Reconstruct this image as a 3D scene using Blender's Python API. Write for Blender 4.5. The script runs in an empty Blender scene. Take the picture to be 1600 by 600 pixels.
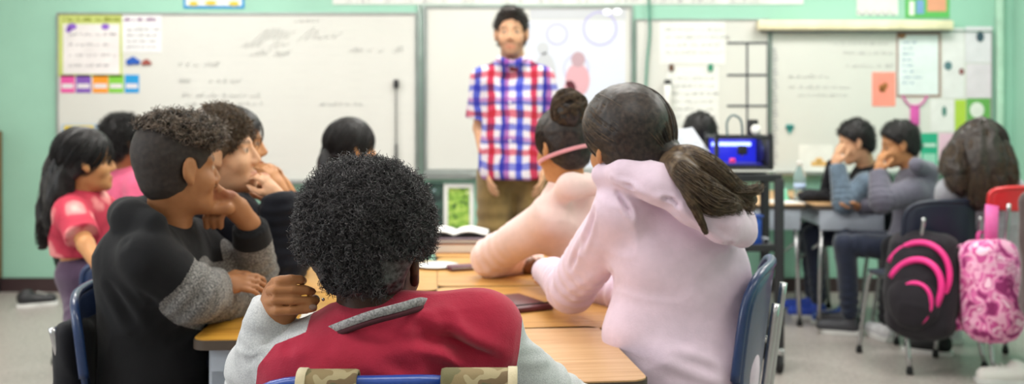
import bpy, bmesh, math, random
import numpy as np
from math import sin, cos, pi, radians
random.seed(5)
RNG = np.random.default_rng(5)
SC = bpy.context.scene

# ------------------------------------------------------------------ camera, world, light, exposure
CAM_Z = 1.25
F_PX = 1600.0
HORIZON = 170.0
cd = bpy.data.cameras.new('camera')
cam = bpy.data.objects.new('camera', cd)
SC.collection.objects.link(cam)
cam.location = (0, 0, CAM_Z)
cam.rotation_euler = (pi / 2, 0, 0)
cd.sensor_width = 36.0
cd.lens = 36.0 * F_PX / 1600.0
cd.shift_y = -(300.0 - HORIZON) / 1600.0
cd.clip_start = 0.05
cd.dof.use_dof = True
cd.dof.focus_distance = 1.80
cd.dof.aperture_fstop = 3.2
SC.camera = cam
w = bpy.data.worlds.new('world')
SC.world = w
w.use_nodes = True
w.node_tree.nodes['Background'].inputs[0].default_value = (0.8, 0.9, 1, 1)
w.node_tree.nodes['Background'].inputs[1].default_value = 1.0
SC.view_settings.view_transform = 'Standard'
SC.view_settings.look = 'None'
SC.view_settings.gamma = 1.0
SC.view_settings.use_curve_mapping = False
SC.view_settings.exposure = 0.70
try:
    SC.cycles.use_denoising = True
    SC.cycles.max_bounces = 8
    SC.cycles.diffuse_bounces = 4
except Exception:
    pass

def area(name, loc, rot, sx, sy, power, col=(1, 1, 1)):
    l = bpy.data.lights.new(name, 'AREA')
    l.shape = 'RECTANGLE'; l.size = sx; l.size_y = sy; l.energy = power; l.color = col
    o = bpy.data.objects.new(name, l)
    SC.collection.objects.link(o)
    o.location = loc; o.rotation_euler = rot
    return o
# fluorescent ceiling panels of the classroom
for lx in (-2.2, 0.1, 2.3):
    for ly in (-0.6, 1.5, 3.7, 5.75):
        area('ceiling_lamp', (lx, ly, 2.86), (0, 0, 0), 1.2, 0.6, {-0.6: 5, 1.5: 13, 3.7: 25, 5.75: 25}[ly], (1.0, 0.975, 0.93))
# daylight from a window in the left wall, beside and behind the camera
area('window_daylight', (-3.75, 1.2, 1.7), (0, -pi / 2, 0), 1.3, 2.6, 34, (0.86, 0.94, 1.0))

# ------------------------------------------------------------------ helpers
def A(*v): return np.array(v, float)
def P(x, y, Y):
    "point seen at pixel x, y when it stands Y metres from the camera"
    return np.array([(x - 800) / F_PX * Y, Y, CAM_Z - (y - HORIZON) / F_PX * Y])
def unit(v):
    v = np.asarray(v, float); return v / (np.linalg.norm(v) + 1e-12)
def srgb(c):
    return tuple(((x / 255) / 12.92 if x / 255 <= 0.04045 else ((x / 255 + 0.055) / 1.055) ** 2.4) for x in c[:3])
def rotz(a):
    return np.array([[cos(a), -sin(a), 0], [sin(a), cos(a), 0], [0, 0, 1.0]])
def frame(yaw, pitch=0, roll=0):
    "columns: right, forward, up.  yaw 0 looks along +Y, 90 along +X; pitch>0 looks down; roll>0 leans to own right"
    a = radians(yaw)
    f = A(sin(a), cos(a), 0); r = A(cos(a), -sin(a), 0); u = A(0, 0, 1.0)
    p = radians(pitch)
    f, u = f * cos(p) - u * sin(p), u * cos(p) + f * sin(p)
    q = radians(roll)
    u, r = u * cos(q) + r * sin(q), r * cos(q) - u * sin(q)
    return np.stack([r, f, u], 1)

# --- value noise
_T = RNG.random((32, 32, 32)).astype(np.float32)
def vnoise(p, sc=1.0, off=0.0):
    q = np.asarray(p, float) * sc + off + 100.0
    i = np.floor(q).astype(int); f = q - i; f = f * f * (3 - 2 * f); i = i % 32; j = (i + 1) % 32
    x0, y0, z0 = i.T; x1, y1, z1 = j.T; fx, fy, fz = f.T
    c = lambda a, b, d: _T[a, b, d]
    v = ((c(x0, y0, z0) * (1 - fx) + c(x1, y0, z0) * fx) * (1 - fy) + (c(x0, y1, z0) * (1 - fx) + c(x1, y1, z0) * fx) * fy) * (1 - fz) + \
        ((c(x0, y0, z1) * (1 - fx) + c(x1, y0, z1) * fx) * (1 - fy) + (c(x0, y1, z1) * (1 - fx) + c(x1, y1, z1) * fx) * fy) * fz
    return v * 2 - 1

# --- signed distance sculpting + surface nets
class SDF:
    def __init__(s, lo, hi, h):
        lo = np.asarray(lo, float); hi = np.asarray(hi, float)
        s.h = h; s.lo = lo
        s.n = [int(math.ceil((hi[i] - lo[i]) / h)) + 1 for i in range(3)]
        s.ax = [(lo[i] + h * np.arange(s.n[i])).astype(np.float32) for i in range(3)]
        s.S = np.full(s.n, 0.5, np.float32)
    def _sl(s, lo, hi):
        out = []
        for i in range(3):
            a = max(0, int((lo[i] - s.lo[i]) / s.h)); b = min(s.n[i], int((hi[i] - s.lo[i]) / s.h) + 2)
            if b <= a: return None
            out.append(slice(a, b))
        return tuple(out)
    def _xyz(s, sl):
        return (s.ax[0][sl[0]][:, None, None], s.ax[1][sl[1]][None, :, None], s.ax[2][sl[2]][None, None, :])
    def _op(s, sl, d, k, sub):
        a = s.S[sl]; d = d.astype(np.float32)
        if sub:
            d = -d
            if k <= 0: s.S[sl] = np.maximum(a, d)
            else:
                h = np.maximum(k - np.abs(a - d), 0) / k; s.S[sl] = np.maximum(a, d) + h * h * (k / 4)
        else:
            if k <= 0: s.S[sl] = np.minimum(a, d)
            else:
                h = np.maximum(k - np.abs(a - d), 0) / k; s.S[sl] = np.minimum(a, d) - h * h * (k / 4)
    def cone(s, a, b, ra, rb=None, k=0.02, sub=False, clip=False, rip=None):
        a = np.asarray(a, float); b = np.asarray(b, float); rb = ra if rb is None else rb
        m = max(ra, rb) + k + 2 * s.h + (rip[0] if rip else 0)
        sl = s._sl(np.minimum(a, b) - m, np.maximum(a, b) + m)
        if sl is None: return s
        X, Y, Z = s._xyz(sl); ab = b - a; L2 = max(float(ab @ ab), 1e-9)
        px, py, pz = X - a[0], Y - a[1], Z - a[2]
        t0 = (px * ab[0] + py * ab[1] + pz * ab[2]) / L2
        t = np.clip(t0, 0, 1)
        dx, dy, dz = px - ab[0] * t, py - ab[1] * t, pz - ab[2] * t
        dist = np.sqrt(dx * dx + dy * dy + dz * dz)
        r = ra + (rb - ra) * t
        if rip:
            L = math.sqrt(L2); am, fr, ph, sk, cen, wd = rip
            u = (t0 * L * fr + sk * (dx - dy + 0.6 * dz) / (dist + 0.02))
            r = r + am * np.sin(u * 2 * pi + ph) * np.exp(-((t - cen) / wd) ** 2)
        d = dist - r
        if clip: d = np.maximum(d, (t0 - 1) * math.sqrt(L2))
        s._op(sl, d, k, sub); return s
    def chain(s, pts, rad, k=0.01):
        for i in range(len(pts) - 1): s.cone(pts[i], pts[i + 1], rad[i], rad[i + 1], k)
        return s
    def ell(s, c, r, R=None, k=0.02, sub=False):
        c = np.asarray(c, float); r = np.asarray(r, float); m = float(r.max()) + k + 2 * s.h
        sl = s._sl(c - m, c + m)
        if sl is None: return s
        X, Y, Z = s._xyz(sl); x, y, z = X - c[0], Y - c[1], Z - c[2]
        if R is not None:
            x, y, z = (x * R[0, 0] + y * R[1, 0] + z * R[2, 0], x * R[0, 1] + y * R[1, 1] + z * R[2, 1], x * R[0, 2] + y * R[1, 2] + z * R[2, 2])
        k0 = np.sqrt((x / r[0]) ** 2 + (y / r[1]) ** 2 + (z / r[2]) ** 2) + 1e-6
        k1 = np.sqrt((x / r[0] ** 2) ** 2 + (y / r[1] ** 2) ** 2 + (z / r[2] ** 2) ** 2) + 1e-6
        s._op(sl, k0 * (k0 - 1) / k1, k, sub); return s
    def box(s, c, hf, R=None, rd=0.01, k=0.01, sub=False):
        c = np.asarray(c, float); hf = np.asarray(hf, float); m = float(np.linalg.norm(hf)) + k + 2 * s.h
        sl = s._sl(c - m, c + m)
        if sl is None: return s
        X, Y, Z = s._xyz(sl); x, y, z = X - c[0], Y - c[1], Z - c[2]
        if R is not None:
            x, y, z = (x * R[0, 0] + y * R[1, 0] + z * R[2, 0], x * R[0, 1] + y * R[1, 1] + z * R[2, 1], x * R[0, 2] + y * R[1, 2] + z * R[2, 2])
        qx, qy, qz = np.abs(x) - (hf[0] - rd), np.abs(y) - (hf[1] - rd), np.abs(z) - (hf[2] - rd)
        d = np.sqrt(np.maximum(qx, 0) ** 2 + np.maximum(qy, 0) ** 2 + np.maximum(qz, 0) ** 2) + np.minimum(np.maximum(qx, np.maximum(qy, qz)), 0) - rd
        s._op(sl, d, k, sub); return s
    def half(s, c, n, k=0.0):
        "keep only the side the normal points away from"
        n = unit(n); X, Y, Z = s._xyz((slice(None),) * 3)
        d = (X - c[0]) * n[0] + (Y - c[1]) * n[1] + (Z - c[2]) * n[2]
        s._op((slice(None),) * 3, -(d + 0 * s.S), k, True); return s
    def mesh(s):
        S = s.S; S[0] = S[-1] = 0.5; S[:, 0] = S[:, -1] = 0.5; S[:, :, 0] = S[:, :, -1] = 0.5
        I = S < 0
        cnt = np.zeros([n - 1 for n in s.n], np.int8)
        for a in (0, 1):
            for b in (0, 1):
                for c in (0, 1):
                    cnt += I[a:s.n[0] - 1 + a, b:s.n[1] - 1 + b, c:s.n[2] - 1 + c]
        act = np.nonzero((cnt > 0) & (cnt < 8)); nA = len(act[0])
        idx = np.full(cnt.shape, -1, np.int32); idx[act] = np.arange(nA, dtype=np.int32)
        B = np.stack(act, 1); acc = np.zeros((nA, 3)); num = np.zeros(nA)
        cs = [(a, b, c) for a in (0, 1) for b in (0, 1) for c in (0, 1)]
        val = {c: S[act[0] + c[0], act[1] + c[1], act[2] + c[2]].astype(float) for c in cs}
        for c in cs:
            for d in range(3):
                if c[d] == 0:
                    e = list(c); e[d] = 1; e = tuple(e)
                    va, vb = val[c], val[e]; m = (va < 0) != (vb < 0)
                    t = np.where(m, va / np.where(m, va - vb, 1), 0)
                    p = np.tile(np.array(c, float), (nA, 1)); p[:, d] = t
                    acc += p * m[:, None]; num += m
        V = s.lo + (B + acc / np.maximum(num, 1)[:, None]) * s.h
        Fs = []
        for d in range(3):
            sl0 = [slice(1, -1)] * 3; sl1 = [slice(1, -1)] * 3
            sl0[d] = slice(0, -1); sl1[d] = slice(1, None)
            i0, i1 = I[tuple(sl0)], I[tuple(sl1)]
            w = np.nonzero(i0 != i1)
            if len(w[0]) == 0: continue
            pos = [w[k] + (0 if k == d else 1) for k in range(3)]
            u, v = (d + 1) % 3, (d + 2) % 3
            def cell(du, dv):
                q = [pos[0].copy(), pos[1].copy(), pos[2].copy()]; q[u] -= du; q[v] -= dv
                return idx[q[0], q[1], q[2]]
            Q = np.stack([cell(1, 1), cell(0, 1), cell(0, 0), cell(1, 0)], 1)
            flip = ~i0[w]
            Q[flip] = Q[flip][:, ::-1]
            Fs.append(Q)
        return V, np.concatenate(Fs)

def vnormals(V, F):
    a = V[F[:, 2]] - V[F[:, 0]]; b = V[F[:, -1]] - V[F[:, 1]]
    n = np.cross(a, b); N = np.zeros_like(V)
    for k in range(F.shape[1]): np.add.at(N, F[:, k], n)
    return N / (np.linalg.norm(N, axis=1)[:, None] + 1e-12)
def wrinkle(V, F, amp, sc, seed=0.0, stretch=(1, 1, 1), ridge=True):
    N = vnormals(V, F); q = V * np.array(stretch)
    n = vnoise(q + 0.03 * np.stack([vnoise(V, 9, seed), vnoise(V, 9, seed + 3), vnoise(V, 9, seed + 7)], 1), sc, seed)
    if ridge: n = 1 - 2 * np.abs(n) ** 0.8
    n2 = vnoise(q, sc * 2.3, seed + 5)
    return V + N * (amp * (n + 0.35 * n2))[:, None]
def folds(V, F, L):
    "creases: (a, b, width, depth) pressed into the cloth with a lip along each side"
    N = vnormals(V, F); out = np.zeros(len(V))
    for a, b, wd, dp in L:
        a = np.asarray(a); b = np.asarray(b); ab = b - a
        t = np.clip(((V - a) @ ab) / (ab @ ab), 0, 1)
        d = np.linalg.norm(V - a - t[:, None] * ab, axis=1)
        env = np.sin(np.clip(t, 0.04, 0.96) * pi) ** 0.5
        out += -dp * env * (np.exp(-(d / wd) ** 2) - 0.55 * np.exp(-((d - 1.8 * wd) / wd) ** 2))
    return V + N * out[:, None]

# --- mesh linking
def mesh_data(name, V, F, mats, mi=None, smooth=True, col=None):
    me = bpy.data.meshes.new(name)
    V = np.asarray(V, np.float32)
    if isinstance(F, np.ndarray):
        k = F.shape[1]; n = len(F)
        me.vertices.add(len(V)); me.vertices.foreach_set('co', V.ravel())
        me.loops.add(n * k); me.loops.foreach_set('vertex_index', F.astype(np.int32).ravel())
        me.polygons.add(n); me.polygons.foreach_set('loop_start', np.arange(0, n * k, k, dtype=np.int32))
        me.polygons.foreach_set('loop_total', np.full(n, k, np.int32))
    else:
        me.from_pydata([tuple(map(float, v)) for v in V], [], [tuple(int(i) for i in f) for f in F])
    if not isinstance(mats, (list, tuple)): mats = [mats]
    for m in mats: me.materials.append(m)
    if mi is not None: me.polygons.foreach_set('material_index', np.asarray(mi, np.int32))
    me.polygons.foreach_set('use_smooth', np.full(len(me.polygons), bool(smooth)))
    if col is not None:
        a = me.color_attributes.new('Col', 'FLOAT_COLOR', 'POINT')
        c = np.ones((len(V), 4), np.float32); c[:, :3] = col
        a.data.foreach_set('color', c.ravel())
    me.update(calc_edges=True)
    me.validate()
    return me
def obj(name, VF, mats, parent=None, org=None, smooth=True, mi=None, col=None, auto=None):
    V, F = VF[0], VF[1]
    if org is not None: V = np.asarray(V) - np.asarray(org)
    me = mesh_data(name, V, F, mats, mi, smooth, col)
    if auto:
        try: me.set_sharp_from_angle(angle=radians(auto))
        except Exception: pass
    o = bpy.data.objects.new(name, me)
    SC.collection.objects.link(o)
    if parent is not None: o.parent = parent
    return o
def empty(name, loc=(0, 0, 0), rz=0):
    o = bpy.data.objects.new(name, None); SC.collection.objects.link(o)
    o.location = tuple(map(float, loc)); o.rotation_euler = (0, 0, rz); o.empty_display_size = 0.05
    return o
def tag(o, label, cat, group=None):
    o['label'] = label; o['category'] = cat
    if group: o['group'] = group
    return o
def struct(o):
    o['kind'] = 'structure'; return o
def copy_tree(o, parent=None):
    c = o.copy(); SC.collection.objects.link(c); c.parent = parent
    for ch in list(o.children): copy_tree(ch, c)
    return c

# --- simple shapes -> (V, F list)
def join(parts):
    V = []; F = []; n = 0
    for v, f in parts:
        V.append(np.asarray(v, float)); F += [tuple(int(i) + n for i in q) for q in f]; n += len(v)
    return np.concatenate(V), F
def box(c, hf, R=None, bev=0.0, seg=2):
    bm = bmesh.new(); bmesh.ops.create_cube(bm, size=2.0)
    for v in bm.verts: v.co = (v.co.x * hf[0], v.co.y * hf[1], v.co.z * hf[2])
    if bev: bmesh.ops.bevel(bm, geom=list(bm.edges), offset=min(bev, min(hf) * 0.95), segments=seg, profile=0.5, affect='EDGES')
    V = np.array([v.co[:] for v in bm.verts]); bm.verts.index_update()
    F = [tuple(v.index for v in f.verts) for f in bm.faces]; bm.free()
    if R is not None: V = V @ np.asarray(R).T
    return V + np.asarray(c, float), F
def smoothpath(pts, n=6):
    pts = [np.asarray(p, float) for p in pts]
    if len(pts) < 3: return np.array(pts)
    out = []
    for i in range(len(pts) - 1):
        p0 = pts[max(i - 1, 0)]; p1 = pts[i]; p2 = pts[i + 1]; p3 = pts[min(i + 2, len(pts) - 1)]
        for k in range(n):
            t = k / n
            out.append(0.5 * ((2 * p1) + (-p0 + p2) * t + (2 * p0 - 5 * p1 + 4 * p2 - p3) * t * t + (-p0 + 3 * p1 - 3 * p2 + p3) * t ** 3))
    out.append(pts[-1]); return np.array(out)
def tube(pts, r, sides=10, cap=True):
    pts = np.array([np.asarray(p, float) for p in pts]); n = len(pts)
    r = np.full(n, r) if np.isscalar(r) else np.asarray(r)
    T = np.gradient(pts, axis=0); T /= np.linalg.norm(T, axis=1)[:, None] + 1e-12
    u = np.cross(T[0], (0, 0, 1.0))
    if np.linalg.norm(u) < 0.1: u = np.cross(T[0], (1.0, 0, 0))
    u = unit(u); V = []
    for i in range(n):
        u = unit(u - T[i] * (u @ T[i])); v = np.cross(T[i], u)
        for j in range(sides):
            a = 2 * pi * j / sides; V.append(pts[i] + r[i] * (cos(a) * u + sin(a) * v))
    F = [(i * sides + j, i * sides + (j + 1) % sides, (i + 1) * sides + (j + 1) % sides, (i + 1) * sides + j) for i in range(n - 1) for j in range(sides)]
    if cap: F += [tuple(range(sides - 1, -1, -1)), tuple((n - 1) * sides + j for j in range(sides))]
    return np.array(V), F
def flat_tube(pts, wv, half_w, half_t):
    "strap: rectangle section swept along pts, wv = width direction"
    pts = np.array([np.asarray(p, float) for p in pts]); n = len(pts)
    T = np.gradient(pts, axis=0); T /= np.linalg.norm(T, axis=1)[:, None] + 1e-12
    V = []
    for i in range(n):
        w_ = unit(np.asarray(wv) - T[i] * (np.asarray(wv) @ T[i])); u = np.cross(T[i], w_)
        for a, b in ((-1, -0.6), (-0.9, -1), (0.9, -1), (1, -0.6), (1, 0.6), (0.9, 1), (-0.9, 1), (-1, 0.6)):
            V.append(pts[i] + w_ * a * half_w + u * b * half_t)
    F = [(i * 8 + j, i * 8 + (j + 1) % 8, (i + 1) * 8 + (j + 1) % 8, (i + 1) * 8 + j) for i in range(n - 1) for j in range(8)]
    F += [tuple(range(7, -1, -1)), tuple((n - 1) * 8 + j for j in range(8))]
    return np.array(V), F
def lathe(prof, c=(0, 0, 0), seg=20, R=None):
    V = []; F = []; n = len(prof)
    for i in range(seg):
        a = 2 * pi * i / seg
        for r, z in prof: V.append((r * cos(a), r * sin(a), z))
    for i in range(seg):
        for j in range(n - 1):
            F.append((i * n + j, ((i + 1) % seg) * n + j, ((i + 1) % seg) * n + j + 1, i * n + j + 1))
    F.append(tuple(i * n for i in range(seg - 1, -1, -1))); F.append(tuple(i * n + n - 1 for i in range(seg)))
    V = np.array(V)
    if R is not None: V = V @ np.asarray(R).T
    return V + np.asarray(c, float), F
def rrect(hx, hy, r, n=5):
    out = []
    for sx, sy, a0 in ((1, 1, 0), (-1, 1, pi / 2), (-1, -1, pi), (1, -1, 3 * pi / 2)):
        for i in range(n + 1):
            a = a0 + pi / 2 * i / n; out.append((sx * (hx - r) + r * cos(a), sy * (hy - r) + r * sin(a)))
    return out
def prism(outline, z0, z1):
    n = len(outline)
    V = [(x, y, z0) for x, y in outline] + [(x, y, z1) for x, y in outline]
    F = [tuple(range(n - 1, -1, -1)), tuple(range(n, 2 * n))] + [(i, (i + 1) % n, n + (i + 1) % n, n + i) for i in range(n)]
    return np.array(V, float), F
def strands(Pt, r, sides=3):
    "Pt (N,K,3) -> one mesh of thin hairs, r (N,K) or scalar"
    N, K, _ = Pt.shape
    T = np.gradient(Pt, axis=1); T /= np.linalg.norm(T, axis=2)[..., None] + 1e-9
    ref = RNG.normal(size=(N, 1, 3)); u = np.cross(T, ref); u /= np.linalg.norm(u, axis=2)[..., None] + 1e-9
    v = np.cross(T, u); rr = np.broadcast_to(np.asarray(r, float), (N, K))[..., None]
    ring = []
    for j in range(sides):
        a = 2 * pi * j / sides; ring.append(Pt + rr * (cos(a) * u + sin(a) * v))
    V = np.stack(ring, 2).reshape(-1, 3)
    b = (np.arange(N)[:, None, None] * K + np.arange(K - 1)[None, :, None]) * sides
    j = np.arange(sides)[None, None, :]; j2 = (j + 1) % sides
    F = np.stack([b + j, b + j2, b + sides + j2, b + sides + j], -1).reshape(-1, 4)
    return V, F
def joinq(parts):
    V = []; F = []; n = 0
    for v, f in parts: V.append(v); F.append(f + n); n += len(v)
    return np.concatenate(V), np.concatenate(F)

# ------------------------------------------------------------------ materials
def new_mat(name):
    m = bpy.data.materials.new(name); m.use_nodes = True
    nt = m.node_tree; b = nt.nodes['Principled BSDF']
    return m, nt, b
def coords(nt, sc=(1, 1, 1), kind='Object'):
    t = nt.nodes.new('ShaderNodeTexCoord'); mp = nt.nodes.new('ShaderNodeMapping')
    nt.links.new(t.outputs[kind], mp.inputs[0]); mp.inputs['Scale'].default_value = sc
    return mp.outputs[0]
def noise_n(nt, vec, scale, detail=3, rough=0.55):
    n = nt.nodes.new('ShaderNodeTexNoise'); nt.links.new(vec, n.inputs['Vector'])
    n.inputs['Scale'].default_value = scale; n.inputs['Detail'].default_value = detail; n.inputs['Roughness'].default_value = rough
    return n
def ramp(nt, fac, stops, interp='LINEAR'):
    r = nt.nodes.new('ShaderNodeValToRGB'); nt.links.new(fac, r.inputs[0]); r.color_ramp.interpolation = interp
    e = r.color_ramp.elements
    while len(e) < len(stops): e.new(0.5)
    for i, (p, c) in enumerate(stops):
        e[i].position = p; e[i].color = (*srgb(c), 1)
    return r.outputs[0]
def bump(nt, b, h, strength, dist=0.01):
    n = nt.nodes.new('ShaderNodeBump'); nt.links.new(h, n.inputs['Height'])
    n.inputs['Strength'].default_value = strength; n.inputs['Distance'].default_value = dist
    nt.links.new(n.outputs[0], b.inputs['Normal'])
def mat(name, c, rough=0.6, var=0.06, vs=8, bm=0.0, bs=60, metal=0.0, spec=0.5, coat=0.0, sheen=0.0):
    m, nt, b = new_mat(name)
    v = coords(nt); n = noise_n(nt, v, vs)
    lo = tuple(x * (1 - var) for x in c); hi = tuple(min(255, x * (1 + var)) for x in c)
    nt.links.new(ramp(nt, n.outputs[0], [(0.3, lo), (0.7, hi)]), b.inputs['Base Color'])
    b.inputs['Roughness'].default_value = rough; b.inputs['Metallic'].default_value = metal
    b.inputs['Specular IOR Level'].default_value = spec
    if coat: b.inputs['Coat Weight'].default_value = coat; b.inputs['Coat Roughness'].default_value = 0.15
    if sheen: b.inputs['Sheen Weight'].default_value = sheen; b.inputs['Sheen Roughness'].default_value = 0.6
    if bm:
        n2 = noise_n(nt, v, bs, 4); bump(nt, b, n2.outputs[0], bm, 0.004)
    return m
def cloth(name, c, var=0.05, weave=0.25, sheen=0.3, speck=None, sscale=220):
    m, nt, b = new_mat(name); v = coords(nt)
    n = noise_n(nt, v, sscale if speck else 14, 3, 0.7)
    if speck: col = ramp(nt, n.outputs[0], [(0.36, speck[0]), (0.5, c), (0.64, speck[1])])
    else: col = ramp(nt, n.outputs[0], [(0.3, tuple(x * (1 - var) for x in c)), (0.7, tuple(min(255, x * (1 + var)) for x in c))])
    nt.links.new(col, b.inputs['Base Color'])
    b.inputs['Roughness'].default_value = 0.9; b.inputs['Specular IOR Level'].default_value = 0.25
    b.inputs['Sheen Weight'].default_value = sheen; b.inputs['Sheen Roughness'].default_value = 0.5
    n2 = noise_n(nt, v, 420, 2, 0.6); n3 = noise_n(nt, v, 30, 3)
    ad = nt.nodes.new('ShaderNodeMath'); ad.operation = 'MULTIPLY_ADD'; nt.links.new(n3.outputs[0], ad.inputs[0]); ad.inputs[1].default_value = 2.0
    nt.links.new(n2.outputs[0], ad.inputs[2]); bump(nt, b, ad.outputs[0], weave, 0.003)
    return m
def skin_mat():
    m, nt, b = new_mat('skin'); a = nt.nodes.new('ShaderNodeAttribute'); a.attribute_name = 'Col'
    v = coords(nt); n = noise_n(nt, v, 35, 4)
    mx = nt.nodes.new('ShaderNodeMix'); mx.data_type = 'RGBA'; mx.blend_type = 'MULTIPLY'; mx.inputs[0].default_value = 0.35
    nt.links.new(a.outputs['Color'], mx.inputs[6]); nt.links.new(ramp(nt, n.outputs[0], [(0.3, (205, 190, 185)), (0.7, (255, 255, 255))]), mx.inputs[7])
    nt.links.new(mx.outputs[2], b.inputs['Base Color']); b.inputs['Roughness'].default_value = 0.48
    b.inputs['Specular IOR Level'].default_value = 0.285
    b.inputs['Subsurface Weight'].default_value = 0.08; b.inputs['Subsurface Radius'].default_value = (0.01, 0.004, 0.002)
    b.inputs['Subsurface Scale'].default_value = 0.6
    n2 = noise_n(nt, v, 300, 3); bump(nt, b, n2.outputs[0], 0.12, 0.002)
    return m
def hair_mat(name, c, c2, rough=0.48, sc=90):
    m, nt, b = new_mat(name); v = coords(nt); n = noise_n(nt, v, sc, 3)
    nt.links.new(ramp(nt, n.outputs[0], [(0.35, c), (0.7, c2)]), b.inputs['Base Color'])
    b.inputs['Roughness'].default_value = rough; b.inputs['Specular IOR Level'].default_value = 0.4
    return m
def wood_mat(name, c1, c2, c3, rough=0.35, sx=2.2, sy=34):
    m, nt, b = new_mat(name); v = coords(nt, (sx, sy, 8))
    n = noise_n(nt, v, 1.6, 5, 0.62)
    n.inputs['Distortion'].default_value = 0.6
    nt.links.new(ramp(nt, n.outputs[0], [(0.32, c3), (0.5, c1), (0.68, c2)]), b.inputs['Base Color'])
    b.inputs['Roughness'].default_value = rough; b.inputs['Coat Weight'].default_value = 0.15; b.inputs['Coat Roughness'].default_value = 0.25
    n2 = noise_n(nt, v, 6, 3); bump(nt, b, n2.outputs[0], 0.05, 0.002)
    return m
def emis(name, c, s, base=None):
    m, nt, b = new_mat(name)
    v = coords(nt); n = noise_n(nt, v, 6)
    nt.links.new(ramp(nt, n.outputs[0], [(0.3, tuple(x * 0.93 for x in c)), (0.7, c)]), b.inputs['Emission Color'])
    b.inputs['Emission Strength'].default_value = s
    b.inputs['Base Color'].default_value = (*srgb(base or c), 1)
    return m
def blotch(name, stops, scale, vor=False, rough=0.85, distort=1.0):
    m, nt, b = new_mat(name); v = coords(nt)
    if vor:
        n = nt.nodes.new('ShaderNodeTexVoronoi'); n.inputs['Scale'].default_value = scale
        nn = noise_n(nt, v, scale * 1.5, 2); ad = nt.nodes.new('ShaderNodeVectorMath'); ad.operation = 'MULTIPLY_ADD'
        nt.links.new(nn.outputs[1], ad.inputs[0]); ad.inputs[1].default_value = (0.05, 0.05, 0.05); nt.links.new(v, ad.inputs[2])
        nt.links.new(ad.outputs[0], n.inputs['Vector']); fac = n.outputs['Distance']
    else:
        n = noise_n(nt, v, scale, 2, 0.4); n.inputs['Distortion'].default_value = distort; fac = n.outputs[0]
    nt.links.new(ramp(nt, fac, stops, 'EASE' if vor else 'CONSTANT'), b.inputs['Base Color'])
    b.inputs['Roughness'].default_value = rough
    n2 = noise_n(nt, v, 400, 2); bump(nt, b, n2.outputs[0], 0.2, 0.002)
    return m

M = {}
M['skin'] = skin_mat()
M['wall'] = mat('mint_wall_paint', (156, 203, 182), 0.6, 0.025, 2.0, 0.1, 120)
M['wall2'] = mat('off_white_wall_paint', (214, 212, 208), 0.7, 0.02, 2.0)
M['ceil'] = mat('ceiling_tile', (222, 221, 214), 0.9, 0.03, 6, 0.2, 40)
M['floor'] = blotch('speckled_floor_tile', [(0.0, (150, 142, 138)), (0.42, (170, 162, 157)), (0.6, (182, 174, 168))], 60, rough=0.32)
M['base'] = mat('dark_baseboard', (62, 44, 46), 0.5)
M['alu'] = mat('satin_aluminium', (168, 175, 172), 0.35, 0.05, metal=0.7)
M['chrome'] = mat('brushed_chrome', (186, 186, 188), 0.25, 0.04, metal=0.9)
M['white'] = mat('whiteboard_enamel', (214, 213, 207), 0.3, 0.012, 1.5)
M['paper'] = mat('white_paper', (228, 226, 222), 0.8, 0.02, 4)
M['steel'] = mat('grey_enamel_steel', (176, 184, 196), 0.45, 0.04, 12, 0.05, 200)
M['blue'] = mat('navy_blue_plastic', (30, 52, 92), 0.32, 0.05, 20, 0.1, 160, coat=0.2)
M['royal'] = mat('royal_blue_plastic', (32, 72, 158), 0.3, 0.05, 20, 0.1, 160, coat=0.2)
M['dnavy'] = mat('dark_navy_plastic', (28, 34, 52), 0.45, 0.05)
M['red'] = mat('red_plastic', (205, 42, 48), 0.35, 0.04, coat=0.2)
M['greyp'] = mat('grey_plastic', (104, 108, 112), 0.5)
M['black'] = mat('black_plastic', (34, 34, 38), 0.45, 0.1)
M['rubber'] = mat('black_rubber', (26, 26, 28), 0.8)
M['oak'] = wood_mat('pale_oak_laminate', (214, 170, 122), (226, 188, 142), (198, 150, 102))
M['gold'] = wood_mat('golden_oak_laminate', (204, 152, 82), (216, 168, 98), (182, 126, 58))
M['yoak'] = wood_mat('yellow_oak_laminate', (202, 146, 52), (214, 160, 66), (176, 118, 34))
M['edge'] = mat('dark_edge_band', (72, 60, 50), 0.6)
M['brown'] = mat('brown_varnished_wood', (120, 88, 52), 0.5)
# ------------------------------------------------------------------ room shell
XL, XR, YB, YF, ZC = -3.95, 3.42, -2.2, 7.0, 2.92
def slab(name, lo, hi, m, org=None, bev=0):
    lo = np.array(lo, float); hi = np.array(hi, float)
    return obj(name, box((lo + hi) / 2, (hi - lo) / 2, bev=bev), m, smooth=bool(bev))
struct(slab('floor', (XL - .1, YB - .1, -0.1), (XR + .1, YF + .1, 0), M['floor']))
struct(slab('ceiling', (XL - .1, YB - .1, ZC), (XR + .1, YF + .1, ZC + .1), M['ceil']))
struct(slab('wall_back', (XL - .1, YF, 0), (XR + .1, YF + .1, ZC), M['wall']))
struct(slab('wall_right', (XR, YB, 0), (XR + .1, YF, ZC), M['wall']))
struct(slab('wall_left', (XL - .1, YB, 0), (XL, YF, ZC), M['wall2']))
struct(slab('wall_rear', (XL - .1, YB - .1, 0), (XR + .1, YB, ZC), M['wall2']))
struct(slab('baseboard_back', (XL, YF - .015, 0), (XR, YF, 0.095), M['base']))
struct(slab('baseboard_right', (XR - .015, YB, 0), (XR, YF - .016, 0.095), M['base']))
struct(slab('baseboard_left', (XL, YB, 0), (XL + .015, YF - .016, 0.095), M['base']))
M['trim'] = mat('pale_green_trim', (178, 214, 192), 0.5)
struct(slab('trim_1', (3.30, 6.955, 0.096), (3.345, 6.999, ZC - .001), M['trim'], bev=.008))

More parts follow.
